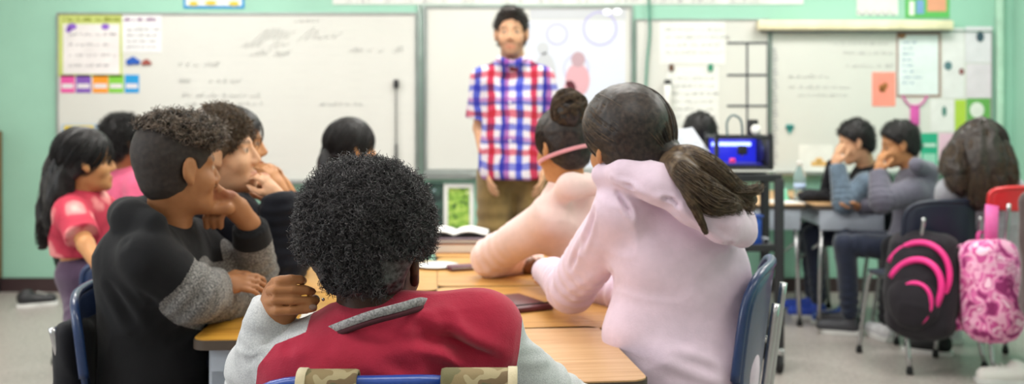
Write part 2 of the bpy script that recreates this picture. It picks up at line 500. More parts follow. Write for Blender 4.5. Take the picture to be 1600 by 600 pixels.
def W(x, y, d=0.0):
    "point on the back wall (d metres in front of it)"
    Yw = YF
    return A((x - 800) / F_PX * Yw, Yw - d, CAM_Z - (y - HORIZON) / F_PX * Yw)
def panel(x0, y0, x1, y1, d0, d1, bev=0.0):
    "thin slab on the back wall between depths d0 and d1 in front of it"
    a = W(x0, y1, d1); b = W(x1, y0, d0)
    return box((a + b) / 2, np.abs(b - a) / 2, bev=bev)
def frame_parts(x0, y0, x1, y1, t, d0, d1):
    return join([panel(x0, y0, x1, y0 + t, d0, d1), panel(x0, y1 - t, x1, y1, d0, d1), panel(x0, y0 + t, x0 + t, y1 - t, d0, d1), panel(x1 - t, y0 + t, x1, y1 - t, d0, d1)])
def scribble(x0, y, x1, h, d, seed, r=0.0016, slant=0.3):
    rs = random.Random(seed); x = x0; parts = []
    while x < x1:
        wl = rs.uniform(3, 8) * h / 6; n = rs.randint(2, 6)
        pts = []
        for i in range(n * 2):
            yy = y + (-h * rs.uniform(0.3, 1.0) if i % 2 else rs.uniform(-0.1, 0.15) * h)
            pts.append(W(x + i * wl / 4 + slant * (y - yy), yy, d))
        if len(pts) > 2: parts.append(tube(smoothpath(pts, 3), r, 4))
        x += n * wl / 2 + rs.uniform(2, 5) * h / 6
    return join(parts)
struct(obj('trim_2', join([panel(654, 6, 657, 282, .001, .03, .003), panel(660, 6, 662.5, 282, .001, .022, .003)]), M['alu']))
M['ink'] = mat('faint_grey_marker', (196, 197, 194), 0.7)
M['ink2'] = mat('pencil_grey', (168, 166, 170), 0.7)
M['darkink'] = mat('dark_marker', (70, 72, 80), 0.7)

def board(name, label, x0, y0, x1, y1, cat='whiteboard', tray=True, t=3):
    c = W((x0 + x1) / 2, y1, 0); root = empty(name, c)
    def o(n, vf, m, sm=False, par=root): return obj(n, vf, m, par, org=c, smooth=sm)
    tag(root, label, cat)
    o('panel', panel(x0 + t, y0 + t, x1 - t, y1 - t, 0.004, 0.02), M['white'])
    fr = o('frame', frame_parts(x0, y0, x1, y1, t, 0.004, 0.032), M['alu'])
    if tray:
        a = W(x0 + 3, y1 + 3, 0.10); b = W(x1 - 3, y1 - 1, 0.004)
        o('tray', join([box((a + b) / 2, np.abs(b - a) / 2, bev=.003), box((A((a[0] + b[0]) / 2, a[1], (a[2] + b[2]) / 2 + .008)), A(abs(b[0] - a[0]) / 2, .004, .012), bev=.002)]), M['alu'])
    return root, o
b1, o1 = board('whiteboard', 'long ruled whiteboard on the left of the back wall under faint marker writing', 91, 20, 652, 283)
ln = [panel(260, y, 646, y + 0.7, 0.0202, 0.0206) for y in range(34, 278, 13)]
o1('ruled_lines', join(ln), mat('ruled_line', (212, 211, 207), 0.6))
wr = [scribble(280, 104, 330, 9, .022, 1), scribble(332, 104, 345, 9, .022, 2), scribble(280, 130, 300, 9, .022, 3), scribble(328, 130, 375, 9, .022, 4),
      scribble(285, 152, 360, 8, .022, 5), scribble(378, 152, 396, 8, .022, 6), scribble(290, 165, 330, 6, .022, 7), scribble(372, 164, 410, 6, .022, 8),
      scribble(378, 74, 455, 18, .022, 9, slant=.9), scribble(390, 88, 455, 12, .022, 10, slant=.8), scribble(400, 62, 470, 20, .022, 11, slant=1.0),
      scribble(545, 82, 600, 9, .022, 12), scribble(615, 82, 628, 14, .022, 13, slant=.7), scribble(500, 165, 560, 6, .022, 14), scribble(460, 35, 500, 5, .022, 15)]
for q in wr: o1('marker_writing', q, M['ink'])

b2, o2 = board('interactive_whiteboard', 'wide projection board behind the teacher with a bright projected picture', 664, 9, 988, 268, 'projection board', tray=False, t=4)
o2('lower_rail', join([panel(664, 268, 990, 279, 0.004, 0.06, .004), panel(735, 271, 775, 277, 0.06, 0.085, .003)]), M['alu'])
# what the projector throws on its right half
M['proj'] = emis('projected_white', (214, 222, 250), 0.06, (206, 210, 222))
M['projg'] = emis('projected_grey', (205, 208, 214), 0.05, (190, 192, 196))
M['projp'] = emis('projected_pink', (236, 170, 180), 0.05, (208, 160, 168))
M['projb'] = emis('projected_lavender', (186, 182, 232), 0.05, (168, 162, 208))
pim = o2('projected_picture', panel(822, 33, 976, 262, 0.0203, 0.0212), M['proj'])
def wall_disc(x, y, rx, ry, d0, d1, r_in=0.0, n=28):
    V = []; F = []
    for i in range(n):
        a = 2 * pi * i / n
        for (q, d) in ((1, d1), (r_in, d1), (1, d0), (r_in, d0)): V.append(W(x + rx * q * cos(a), y + ry * q * sin(a), d))
    for i in range(n):
        j = (i + 1) % n; a, b = 4 * i, 4 * j
        F += [(a, b, b + 1, a + 1), (a, a + 2, b + 2, b)]
    return np.array(V), F
cc = W((664 + 988) / 2, 268, 0)
def sub(n, vf, m): return obj(n, vf, m, pim, org=cc, smooth=False)
sub('caption_bar', panel(828, 15, 978, 31, 0.0203, 0.0212), M['projg'])
sub('circle_outline', join([wall_disc(870, 54, 17, 17, .0212, .0222, .86), wall_disc(937, 45, 27, 27, .0212, .0222, .9), wall_disc(900, 108, 20, 22, .0212, .0222, .93)]), M['projb'])
sub('grey_figure', join([wall_disc(848, 76, 10, 10, .0212, .0222), wall_disc(852, 118, 17, 36, .0212, .0222)]), M['projg'])
sub('pink_figure', join([wall_disc(902, 125, 19, 26, .0222, .023), wall_disc(890, 140, 10, 14, .0222, .023)]), M['projp'])
sub('brown_hair_figure', wall_disc(903, 93, 11, 12, .0222, .0232), emis('projected_hair', (205, 180, 186), .05, (180, 150, 158)))
sub('white_icon', join([wall_disc(948, 19, 6, 4.5, .0212, .0222), wall_disc(964, 18, 6, 4.5, .0212, .0222)]), emis('projected_bright', (250, 250, 255), .7))

b3, o3 = board('whiteboard', 'middle whiteboard hung with handwritten sheets right of the projection board', 992, 30, 1200, 272, t=2)
M['tape'] = mat('black_tape', (44, 48, 60), 0.6)
gr = [panel(1135, y, 1199, y + 3.0, 0.0202, 0.024) for y in (66, 116, 164)] + [panel(x, 66, x + 2.6, 218, 0.0202, 0.024) for x in (1165, 1197)]
o3('tape_grid', join(gr), M['tape'])
b4, o4 = board('whiteboard', 'right whiteboard with a teal heart, under the cream rolled-up map', 1203, 48, 1548, 270, t=2)
for q in [scribble(1230, 122, 1296, 6, .022, 21), scribble(1230, 138, 1320, 6, .022, 22), scribble(1245, 150, 1325, 5, .022, 23), scribble(1315, 85, 1392, 6, .022, 24), scribble(1320, 105, 1390, 6, .022, 25), scribble(1300, 70, 1380, 5, .022, 26)]: o4('marker_writing', q, M['ink'])
bd = []
for i in range(34):
    y = 76 + i * 5.4
    bd.append(panel(1206 + (i * 7 % 3), y, 1211 + (i * 5 % 4), y + 2.8, .0202, .023))
o4('patterned_border', join(bd), M['ink2'])
# rolled map on two brackets
c = W(1330, 42, 0.07); root = empty('wall_map_roller', c); tag(root, 'cream rolled-up wall map in a long case above the right whiteboard', 'wall map')
obj('case', box(W(1330, 41, .07), (0.66, .035, .033), bev=.012), mat('cream_case', (236, 226, 190), .5), root, org=c)
obj('pull_bar', box(W(1330, 50, .07), (0.64, .012, .008), bev=.004), M['greyp'], root, org=c)
for x in (1186, 1474): obj('bracket', box(W(x, 38, .035), (.02, .034, .03), bev=.004), M['alu'], root, org=c)

def sheet(name, label, x0, y0, x1, y1, col, cat='poster', parts=(), d=0.021, lines=None, group=None):
    c = W((x0 + x1) / 2, y1, 0); root = empty(name, c); tag(root, label, cat, group)
    m = col if not isinstance(col, tuple) else mat(name + '_paper', col, .8, .03)
    obj('sheet', panel(x0, y0, x1, y1, d, d + .002), m, root, org=c, smooth=False)
    for i, (n, vf, cl) in enumerate(parts):
        mm = cl if not isinstance(cl, tuple) else mat(n + '_print', cl, .8, .03)
        for q in (vf if isinstance(vf, list) else [vf]): obj(n, q, mm, root, org=c, smooth=False)
    return root
D = .0232
sheet('chart_paper', 'large chart paper with a yellow-green border at the left end of the long whiteboard', 94, 21, 193, 120, (196, 206, 120), 'chart',
      [('white_page', panel(101, 38, 189, 116, D, D + .001), (232, 226, 226)), ('heading', join([scribble(101, 33, 184, 6, D + .001, 31, .003, .2)]), (150, 158, 70)),
       ('purple_bow', [join([wall_disc(115, 42, 7, 5, D + .001, D + .006), wall_disc(110, 47, 4, 4, D + .001, D + .006)]), wall_disc(167, 42, 6, 4.5, D + .001, D + .006)], (140, 96, 200)),
       ('handwriting', [scribble(110, 56 + 16 * i, 180 - 12 * (i % 2), 5, D + .0015, 40 + i) for i in range(4)], M['ink2'])])
sheet('handwritten_sheet', 'white sheet with blue and red heading beside the yellow-green chart', 193, 22, 254, 82, (232, 231, 232), 'paper sheet',
      [('heading', scribble(196, 33, 244, 5, D + .001, 51, .003, .1), (150, 110, 150)), ('handwriting', [scribble(200, 48 + 9 * i, 244, 4, D + .001, 60 + i) for i in range(4)], M['ink2'])])
cards = [('pink', (226, 84, 160), 97, 119), ('purple', (128, 84, 178), 121, 144), ('orange', (240, 150, 36), 147, 171), ('green', (130, 200, 66), 172, 195), ('blue', (34, 150, 214), 197, 219)]
for nm, cl, xa, xb in cards:
    sheet('colour_card', nm + ' square card in the row under the yellow-green chart', xa, 117, xb, 145, cl, 'card',
          [('white_strip', panel(xa + 2, 131, xb - 2, 138, D, D + .001), (226, 220, 224))], group='colour cards in a row on the long whiteboard')
for nm, lb, x, y, cl, s in (('blue_magnet', 'dark blue cloud-shaped magnet below the white sheet', 210, 95, (28, 84, 176), 1.0), ('bird_magnet', 'small red and brown bird-shaped magnet beside the blue one', 231, 97, (150, 70, 60), .7)):
    c = W(x, y, 0)
    V, F = join([wall_disc(x, y, 6 * s, 6 * s, .021, .033), wall_disc(x - 6 * s, y + 2, 4.5 * s, 5 * s, .021, .031), wall_disc(x + 6 * s, y + 2, 5 * s, 4 * s, .021, .031)])
    tag(obj(nm, (V - c, F), mat(nm, cl, .4), smooth=False), lb, 'magnet').location = tuple(c)
sheet('letter_poster', 'poster with a yellow heading on pale blue behind the girl in the floral shirt', 100, 194, 160, 262, (176, 196, 214), 'poster',
      [('yellow_heading', panel(104, 196, 150, 212, .0382, .040), (226, 196, 70)), ('white_page', panel(106, 216, 152, 256, .0382, .040), (220, 224, 228))], d=.036)
sheet('letter_poster', 'poster with a lilac heading behind the child in pink', 168, 193, 214, 262, (206, 190, 216), 'poster',
      [('white_page', panel(173, 208, 208, 256, D + .014, D + .016), (224, 226, 232))], d=.036)
sheet('alphabet_poster', 'blue and white poster above the long whiteboard, cut by the top edge', 287, -24, 382, 13, (30, 142, 206), 'poster',
      [('white_page', panel(291, -20, 378, 9, .0062, .007), (232, 232, 224)), ('drawing', ([wall_disc(303, 6, 7, 4, .007, .0075), wall_disc(330, 5, 9, 4, .007, .0075), wall_disc(366, 6, 8, 4, .007, .0075)]), (214, 190, 70))], d=.004)
sheet('paper_border', 'long white paper border strip with faint print along the top above the projection board', 520, -9, 1255, 7, (226, 228, 222), 'border strip',
      [('print', ([scribble(540 + 60 * i, 4, 580 + 60 * i, 5, .0065, 70 + i) for i in range(11)]), M['ink2'])], d=.004)
# pointer hanging on the board
c = W(620, 250, .03); root = empty('pointer_stick', c); tag(root, 'thin black pointer stick with a square head leaning on the long whiteboard', 'pointer')
obj('rod', tube([W(620, 250, .04), W(620, 130, .04)], .0045, 8), M['black'], root, org=c)
obj('head', box(W(620, 131, .04), (.017, .014, .028), bev=.004), M['black'], root, org=c)
obj('grip', tube([W(620, 256, .04), W(620, 225, .04)], .009, 8), M['black'], root, org=c)
# cord
tag(obj('power_cable', tube(smoothpath([W(1013, -160, .02), W(1013, 0, .03), W(1014, 50, .04), W(1010, 95, .045), W(1007, 150, .045), W(1006, 220, .04)]), .009, 8), mat('green_cord', (84, 140, 122), .6)), 'green cord hanging down the wall right of the projection board', 'cable')
# sheets on the middle board
sheet('handwritten_sheet', 'upper large handwritten sheet on the middle whiteboard', 1030, 34, 1132, 100, (230, 230, 226), 'paper sheet',
      [('handwriting', [scribble(1038, 48 + 12 * i, 1124, 5, D + .001, 80 + i) for i in range(4)], M['ink'])])
sheet('handwritten_sheet', 'lower large handwritten sheet held by two magnets on the middle whiteboard', 1042, 104, 1122, 205, (228, 228, 224), 'paper sheet',
      [('handwriting', [scribble(1048, 124 + 12 * i, 1116, 5, D + .001, 90 + i) for i in range(7)], M['ink'])])
for nm, lb, x, cl in (('round_magnet', 'small brown magnet at the left corner of the lower handwritten sheet', 1048, (96, 70, 56)), ('round_magnet', 'small green magnet at the right corner of the lower handwritten sheet', 1109, (46, 130, 100))):
    c = W(x, 107, 0); V, F = wall_disc(x, 106, 4, 6, .0235, .036)
    tag(obj(nm, (V - c, F), mat(nm, cl, .4), smooth=False), lb, 'magnet').location = tuple(c)
c = W(1041, 160, .06); root = empty('marker_bottle', c); tag(root, 'white bottle with a black cap standing before the middle whiteboard', 'bottle')
c = W(1041, 272, .06); root.location = tuple(c)
obj('bottle', lathe([(.0, 0), (.026, 0), (.026, .52), (.022, .6), (.0, .6)], W(1041, 269, .066)), M['paper'], root, org=c)
obj('cap', lathe([(0, 0), (.024, 0), (.024, .03), (0, .03)], W(1041, 269, .066) + A(0, 0, .6)), M['black'], root, org=c)
sheet('coral_card', 'coral pink card with a gold emblem on the right whiteboard', 1361, 113, 1397, 166, (246, 150, 132), 'card',
      [('emblem', join([wall_disc(1375, 137, 4, 5, D, D + .004), wall_disc(1381, 134, 4, 5, D, D + .004), wall_disc(1377, 141, 5, 3, D, D + .004)]), (170, 110, 60))])
sheet('wall_chart', 'pale blue list chart with a brown patterned border on the right whiteboard', 1399, 50, 1468, 152, (158, 130, 120), 'chart',
      [('page', panel(1402, 55, 1464, 148, D, D + .001), (222, 230, 230)), ('list_text', ([scribble(1408, 68 + 9 * i, 1424, 4, D + .002, 110 + i) for i in range(8)]), (150, 172, 190)), ('corner_bow', wall_disc(1407, 56, 6, 5, D, D + .006), (150, 110, 80))])
sheet('paper_sheet', 'large white sheet with a dark stamp at its corner, topmost right of the list chart', 1506, 42, 1548, 98, (224, 220, 226), 'paper sheet', [('stamp', wall_disc(1529, 58, 6, 8, D, D + .003), (60, 84, 96))])
sheet('paper_sheet', 'pinkish white sheet hanging under the stamped sheet', 1508, 100, 1548, 153, (222, 212, 220), 'paper sheet', [('stamp', wall_disc(1500, 112, 4, 5, D, D + .003), (140, 90, 90))])
sheet('paper_sheet', 'narrow white sheet with a teal stamp beside the list chart', 1471, 44, 1504, 153, (226, 224, 224), 'paper sheet', [('stamp', wall_disc(1479, 103, 6, 7, D, D + .003), (90, 124, 130))])
sheet('paper_sheet', 'white sheet with a small green mark below the list chart', 1452, 155, 1488, 205, (228, 226, 224), 'paper sheet', [('stamp', wall_disc(1473, 174, 3.5, 8, D, D + .003), (80, 130, 120))])
sheet('lime_poster', 'narrow lime green poster above the girl with long hair', 1490, 156, 1507, 206, (178, 208, 70), 'poster')
sheet('green_poster', 'green poster with a white round animal picture beside the lime poster', 1508, 154, 1545, 215, (104, 170, 84), 'poster', [('round_picture', wall_disc(1524, 172, 11, 12, D, D + .002), (226, 228, 220))])
sheet('teal_poster', 'teal striped poster behind the boy in the grey hoodie', 1437, 208, 1463, 266, (40, 168, 130), 'poster', [('white_band', panel(1440, 224, 1460, 229, D, D + .001), (200, 226, 214)), ('pale_page', panel(1440, 240, 1460, 262, D, D + .001), (150, 206, 184))])
sheet('pink_poster', 'pale pink poster right of the teal striped poster', 1465, 208, 1491, 266, (228, 190, 208), 'poster')
c = W(1427, 195, .03)
V, F = join([tube(smoothpath([W(1408, 150, .03), W(1416, 162, .03), W(1427, 166, .03), W(1438, 162, .03), W(1446, 150, .03)]), .006, 6), panel(1420, 164, 1434, 196, .024, .03, .002)])
tag(obj('paper_ribbon', (V - c, F), mat('magenta_paper', (214, 90, 170), .7)), 'magenta paper ribbon hanging under the list chart', 'ribbon').location = tuple(c)
c = W(1232, 206, .03)
V, F = join([wall_disc(1229.5, 198, 3.6, 4, .021, .03), wall_disc(1235.5, 198, 3.6, 4, .021, .03), (np.array([W(1226, 199, .03), W(1239, 199, .03), W(1232, 210, .03)]), [(0, 2, 1)])])
tag(obj('heart_magnet', (V - c, F), mat('teal_magnet', (60, 150, 146), .5), smooth=False), 'teal heart magnet low on the right whiteboard', 'magnet').location = tuple(c)
sheet('wall_poster', 'white poster with a purple dotted outline above the rolled-up map', 1338, -30, 1403, 24, (222, 226, 218), 'poster', [('outline', join([wall_disc(1341 + 6 * i, 19 + (i % 2) * 3, 1.6, 1.6, .006, .009) for i in range(10)]), (150, 110, 150))], d=.004)
sheet('wall_poster', 'colourful picture poster with a green edge at the top right of the wall', 1414, -30, 1483, 28, (96, 184, 96), 'poster',
      [('bottle_picture', panel(1420, 2, 1428, 24, .006, .008), (232, 232, 226)), ('blue_picture', panel(1431, 0, 1443, 22, .006, .008), (120, 160, 206)), ('orange_picture', panel(1448, -20, 1478, 18, .006, .008), (226, 160, 128))], d=.004)
sheet('small_sign', 'small white paper with an orange shape low on the right whiteboard', 1247, 226, 1300, 268, (230, 228, 222), 'paper sheet', [('orange_shape', join([panel(1266, 252, 1296, 259, D, D + .002), wall_disc(1278, 250, 6, 4, D, D + .002)]), (226, 180, 110))])
# framed green picture and dark poster under the projection board
c = W(715, 372, 0); root = empty('framed_picture', c); tag(root, 'green leafy picture in a white frame below the projection board', 'picture')
obj('frame', frame_parts(694, 287, 740, 372, 6, .004, .03), M['paper'], root, org=c, smooth=False)
obj('picture', panel(700, 293, 734, 366, .004, .014), blotch('leafy_print', [(0, (60, 92, 50)), (.4, (136, 176, 70)), (.55, (176, 204, 96)), (.68, (220, 224, 180))], 18), root, org=c, smooth=False)
c = W(682, 360, 0)
V, F = panel(664, 286, 692, 362, .004, .02)
tag(obj('dark_poster', (V - c, F), blotch('dark_print', [(0, (36, 50, 48)), (.5, (60, 84, 76)), (.62, (150, 170, 180))], 12), smooth=False), 'dark picture board beside the green leafy picture', 'poster').location = tuple(c)
# tall cabinet edge at the far left
c = A(-3.672, 6.70, 0); root = empty('wooden_cabinet', c); tag(root, 'brown wooden cabinet at the left edge by the green wall', 'cabinet')
obj('body', box(c + A(0, 0, .60), (.20, .28, .50), bev=.006), M['brown'], root, org=c)
obj('door', box(c + A(.0, -.287, .60), (.17, .008, .44), bev=.004), M['brown'], root, org=c)
obj('plinth', box(c + A(0, 0, .05), (.19, .27, .05)), M['black'], root, org=c)

# ------------------------------------------------------------------ furniture
def make_desk(topmat, hx=.305, hy=.26, h=.70):
    r = empty('student_desk')
    pr = prism(rrect(hx, hy, .035, 6), h - .018, h)
    obj('desktop', pr, topmat, r, auto=40)
    obj('edge_band', prism(rrect(hx + .003, hy + .003, .037, 6), h - .026, h - .003), M['edge'], r, auto=40)
    bx = [box((0, 0, h - .118), (hx - .035, hy - .03, .003)), box((-(hx - .037), 0, h - .072), (.003, hy - .03, .046)), box((hx - .037, 0, h - .072), (.003, hy - .03, .046)), box((0, hy - .032, h - .072), (hx - .035, .003, .046)),
          box((0, -(hy - .032), h - .1), (hx - .035, .003, .016))]
    obj('book_box', join(bx), M['steel'], r, smooth=False)
    for sx in (-1, 1):
        for sy in (-1, 1):
            x, y = sx * (hx - .055), sy * (hy - .05)
            l = obj('leg', tube([(x, y, h - .12), (x + sx * .012, y + sy * .012, .35), (x + sx * .022, y + sy * .022, .03)], .0125, 10), M['chrome'], r)
            obj('foot_glide', lathe([(0, 0), (.017, 0), (.019, .012), (.014, .034), (0, .034)], (x + sx * .022, y + sy * .022, 0), 12), M['rubber'], l)
    for sx in (-1, 1):
        obj('side_brace', tube([(sx * (hx - .05), -(hy - .05), .48), (sx * (hx - .05), hy - .05, .33)], .008, 8), M['chrome'], r)
    return r
def side_panel(r, hx, hy, x, h=.70):
    obj('side_panel', box((x, 0, h - .21), (.004, hy - .03, .16), bev=.002), M['steel'], r)

def curved_shell(fn, nu, nv, t):
    "fn(u,v)->point; thickened grid with rounded outline"
    V = []; 
    for i in range(nu + 1):
        for j in range(nv + 1): V.append(fn(i / nu, j / nv))
    V = np.array(V, float); F = []
    for i in range(nu):
        for j in range(nv):
            a = i * (nv + 1) + j; F.append((a, a + nv + 1, a + nv + 2, a + 1))
    N = vnormals(V, np.array(F)); n = len(V)
    V2 = np.concatenate([V + N * t / 2, V - N * t / 2]); F2 = list(F) + [tuple(q + n for q in f[::-1]) for f in F]
    b = [i * (nv + 1) for i in range(nu + 1)] + [nu * (nv + 1) + j for j in range(1, nv + 1)] + [i * (nv + 1) + nv for i in range(nu - 1, -1, -1)] + [j for j in range(nv - 1, 0, -1)]
    for k in range(len(b)):
        p, q = b[k], b[(k + 1) % len(b)]; F2.append((q, p, p + n, q + n))
    return V2, F2
def sq2(u, v, hx, hy, e=5.0):
    "unit square -> rounded rectangle"
    a, b = 2 * u - 1, 2 * v - 1; m = max(abs(a), abs(b)); 
    if m < 1e-6: return 0., 0.
    l = (abs(a / m) ** e + abs(b / m) ** e) ** (1 / e)
    return a / l * hx, b / l * hy
def make_chair(shell, h_top=.80, z0=.53):
    "faces local +Y, seat 0.43 m"
    r = empty('student_chair')
    def seat(u, v):
        x, y = sq2(u, v, .205, .195, 4); return (x, y + .01, .43 + .10 * (x * x) * 1.2 - .02 * max(0, (y - .10)) * 4 + .25 * max(0, -y - .13) ** 1.0 * .4)
    obj('seat', curved_shell(seat, 14, 14, .012), shell, r)
    hz = (h_top - z0) / 2
    def back(u, v):
        x, z = sq2(u, v, .205, hz, 4); return (x, -.20 - .22 * (z + hz + z0 - .53) * .55 + .9 * x * x, z0 + hz + z)
    bk = obj('backrest', curved_shell(back, 14, 12, .014), shell, r)
    rim = []
    for i in range(41):
        a = -pi * .12 + (pi * 1.24) * i / 40; u = .5 + .5 * cos(a) * 1.0; v = .5 + .5 * sin(a)
        m = max(abs(2 * u - 1), abs(2 * v - 1)); u = .5 + (u - .5) / m; v = .5 + (v - .5) / m
        rim.append(back(u, v))
    obj('rolled_rim', tube(rim, .0115, 10), shell, bk)
    for s in (-1, 1):
        obj('leg', tube(smoothpath([(s * .15, .13, .415), (s * .175, .17, .38), (s * .20, .215, .03)], 5), .011, 10), M['chrome'], r)
        obj('leg', tube(smoothpath([(s * .15, -.08, .415), (s * .175, -.13, .38), (s * .20, -.225, .03)], 5), .011, 10), M['chrome'], r)
        obj('back_upright', tube(smoothpath([(s * .15, .10, .412), (s * .15, -.17, .415), (s * .15, -.215, .47), (s * .15, -.235, .60), (s * .15, -.262, max(.66, h_top - .07))], 5), .010, 10), M['chrome'], r)
    for s in (-1, 1):
        for y in (.215, -.225):
            obj('leg_glide', lathe([(0, 0), (.014, 0), (.017, .015), (.013, .035), (0, .035)], (s * .20, y, 0), 12), M['rubber'], r)
    return r
def place(o, x, y, yaw, label, cat, group=None, z=0):
    o.location = (x, y, z); o.rotation_euler = (0, 0, -radians(yaw)); return tag(o, label, cat, group)

G_D = 'student desks pushed together'
d = make_desk(M['oak']); place(d, -.055, 2.30, -7, 'pale oak desk right in front of the boy in the maroon jacket, nearest the camera', 'desk', G_D)
d = make_desk(M['gold'], .285, .305); side_panel(d, .285, .305, .25); place(d, .075, 2.87, -4, 'golden oak desk with a dark edge where the girl in lavender leans her elbow', 'desk', G_D)
d = make_desk(M['gold'], .285, .305); place(d, .03, 3.50, -4, 'golden oak desk where the girl with the bun leans her elbow', 'desk', G_D)
d = make_desk(M['gold'], .285, .305); place(d, -.02, 4.13, -4, 'farthest golden oak desk of the middle group, under the stack of books', 'desk', G_D)
d = make_desk(M['yoak'], .285, .305); obj('end_panel', box((0, -.272, .56), (.246, .004, .12), bev=.002), M['steel'], d)
place(d, -.495, 2.76, -3, 'yellow oak desk with a grey metal end panel where the boy with grey sleeves leans', 'desk', G_D)
d = make_desk(M['gold'], .285, .305); place(d, -.532, 3.39, -4, 'golden oak desk under the elbows of the two girls in dark sweaters', 'desk', G_D)
G_R = 'student desks in the group on the right'
for i, (x, y, lb) in enumerate([(1.945, 6.11, 'desk with pale steel book box before the boy in dark navy'), (1.47, 6.13, 'desk next to the rolling cart in the right group')]):
    d = make_desk(M['oak'], .215 if i == 0 else .22, .26); obj('front_panel', box((0, -.250, .615), (.185, .004, .060), bev=.002), M['steel'], d); place(d, x, y, 0, lb, 'desk', G_R)
d = make_desk(M['oak'], .30, .26); place(d, 1.72, 6.66, 0, 'rear desk of the right group, behind the water bottle', 'desk', G_R)

G_C = 'student chairs around the desks'
ch = make_chair(M['royal'], .815); place(ch, -.24, 1.86, -2, 'royal blue chair with camouflage straps over its back, holding the boy in maroon', 'chair', G_C)
CH_FRONT = ch
ch = make_chair(M['blue'], .875); place(ch, .40, 2.56, -72, 'navy blue chair behind the back of the girl in lavender', 'chair', G_C)
chb = make_chair(M['blue'], .79); place(chb, -.87, 2.66, 84, 'navy blue chair with a dark jacket, holding the boy with curly hair and grey sleeves', 'chair', G_C)
def more(src, x, y, yaw, lb): return place(copy_tree(src), x, y, yaw, lb, 'chair', G_C)
more(chb, .46, 3.38, -60, 'navy blue chair of the girl with the bun')
more(chb, -.96, 3.02, 84, 'navy blue chair of the girl with light brown curls')
more(chb, -1.04, 3.56, 84, 'navy blue chair of the girl in the navy sweater')
chf = make_chair(M['blue'], .715); place(chf, -1.38, 3.84, -20, 'low navy blue chair under the hand of the girl in the floral shirt', 'chair', G_C)
more(chb, -1.95, 5.10, 30, 'navy blue chair of the child in pink')
more(chb, 2.25, 6.15, -88, 'navy blue chair of the boy in dark navy with his hands at his face')
more(chb, 2.26, 5.62, -88, 'navy blue chair of the boy in the grey hoodie')
more(chb, 1.04, 5.62, 0, 'navy blue chair of the child behind the tilted laptop')
ch = make_chair(M['greyp'], .82); place(ch, -.74, 4.40, 25, 'grey chair of the girl with straight black hair in the middle', 'chair', G_C)
ch = make_chair(M['dnavy'], .81); place(ch, 2.02, 5.08, -12, 'dark navy chair that carries the black and pink backpack', 'chair', G_C)
ch = make_chair(M['red'], .885, .775); place(ch, 2.37, 4.98, -12, 'red chair that carries the pink backpack, under the girl with long wavy hair', 'chair', G_C)
# ------------------------------------------------------------------ people
SK = {'deep': (96, 62, 46), 'brown': (166, 114, 76), 'tan': (196, 140, 96), 'light': (222, 172, 136), 'warm': (206, 148, 98)}
M['hair_black'] = hair_mat('black_hair', (20, 18, 19), (40, 36, 36))
M['hair_dark'] = hair_mat('dark_brown_hair', (27, 22, 21), (62, 50, 44))
M['hair_brown'] = hair_mat('brown_hair', (66, 52, 42), (112, 92, 70))
M['hair_coil'] = hair_mat('coiled_black_hair', (20, 18, 20), (98, 94, 96), .36, 130)  # grey second tone paints highlights into the black coils
M['denim'] = cloth('dark_denim', (32, 38, 56), .1)
M['dark_cloth'] = cloth('dark_cloth', (27, 27, 32), sheen=.1)
M['khaki'] = cloth('khaki_cotton', (132, 108, 66), .1)
M['navy_knit'] = cloth('navy_knit', (34, 38, 52))
M['sole'] = mat('white_sole', (220, 220, 218), .6)

def head_prims(F, H, R, s, child=True, face=True, ears=True, k=.018):
    def L(*p): return H + R @ (A(*p) * s)
    F.ell(L(0, -.016, .038), A(.073, .094, .084) * s, R, k)
    F.ell(L(0, .022, -.028), A(.060, .064, .082) * s, R, k)
    F.ell(L(0, .044, -.082), A(.042, .044, .034) * s, R, k)
    F.ell(L(0, .072, -.100), A(.021, .018, .017) * s, R, k)
    if face:
        for q in (-1, 1):
            F.ell(L(q * .038, .050, -.034), A(.026, .026, .026) * s, R, k)
            F.ell(L(q * .031, .087, .002), A(.018, .012, .0115) * s, R, .010, sub=True)
            F.ell(L(q * .031, .0640, .001), A(.0150, .0135, .0125) * s, R, .003)
            F.cone(L(q * .012, .074, .022), L(q * .046, .058, .022), .0105 * s, .009 * s, .012)
            F.ell(L(q * .0125, .089, -.035), A(.009, .010, .008) * s, R, .006)
            F.cone(L(0, .0885, -.0635), L(q * .021, .078, -.066), .0062 * s, .004 * s, .005)
            F.cone(L(0, .0870, -.0745), L(q * .018, .078, -.071), .0072 * s, .004 * s, .005)
        F.cone(L(0, .077, .014), L(0, .097, -.027), .0080 * s, .0115 * s, .010)
    if ears:
        for q in (-1, 1):
            Re = R @ rotz(q * .38)
            F.ell(L(q * .077, -.004, -.002), A(.009, .021, .032) * s, Re, .006)
            F.ell(L(q * .074, .002, -.030), A(.008, .011, .012) * s, Re, .006)
            F.ell(L(q * .086, .002, .004), A(.006, .012, .020) * s, Re, .004, sub=True)

def face_cols(V, C, H, R, s, skin, beard=False):
    q = ((V - H) @ R) / s; x, y, z = q.T
    near = np.linalg.norm(q, axis=1) < .16
    def paint(mask, col, a=1.0):
        C[mask] = C[mask] * (1 - a) + np.array(srgb(col)) * a
    lip = near & (y > .070) & (np.abs(x) < .024) & (z < -.058) & (z > -.082)
    paint(lip, (skin[0] * .82, skin[1] * .60, skin[2] * .62), .6)
    brow = near & (y > .055) & (np.abs(np.abs(x) - .031) < .019) & (z > .019) & (z < .030)
    paint(brow, (50, 36, 30), .55)
    ex = np.abs(np.abs(x) - .031); eye = near & (y > .066) & (ex < .0125) & (np.abs(z - .001) < .0065)
    paint(eye, (200, 186, 172), .55); paint(eye & (ex < .0055), (36, 26, 22))
    if beard:
        bd = near & (((z < -.050) & (y > .0)) | ((np.abs(x) > .052) & (z < -.02) & (y > .0))) & ~lip
        paint(bd, (96, 66, 50), .42)

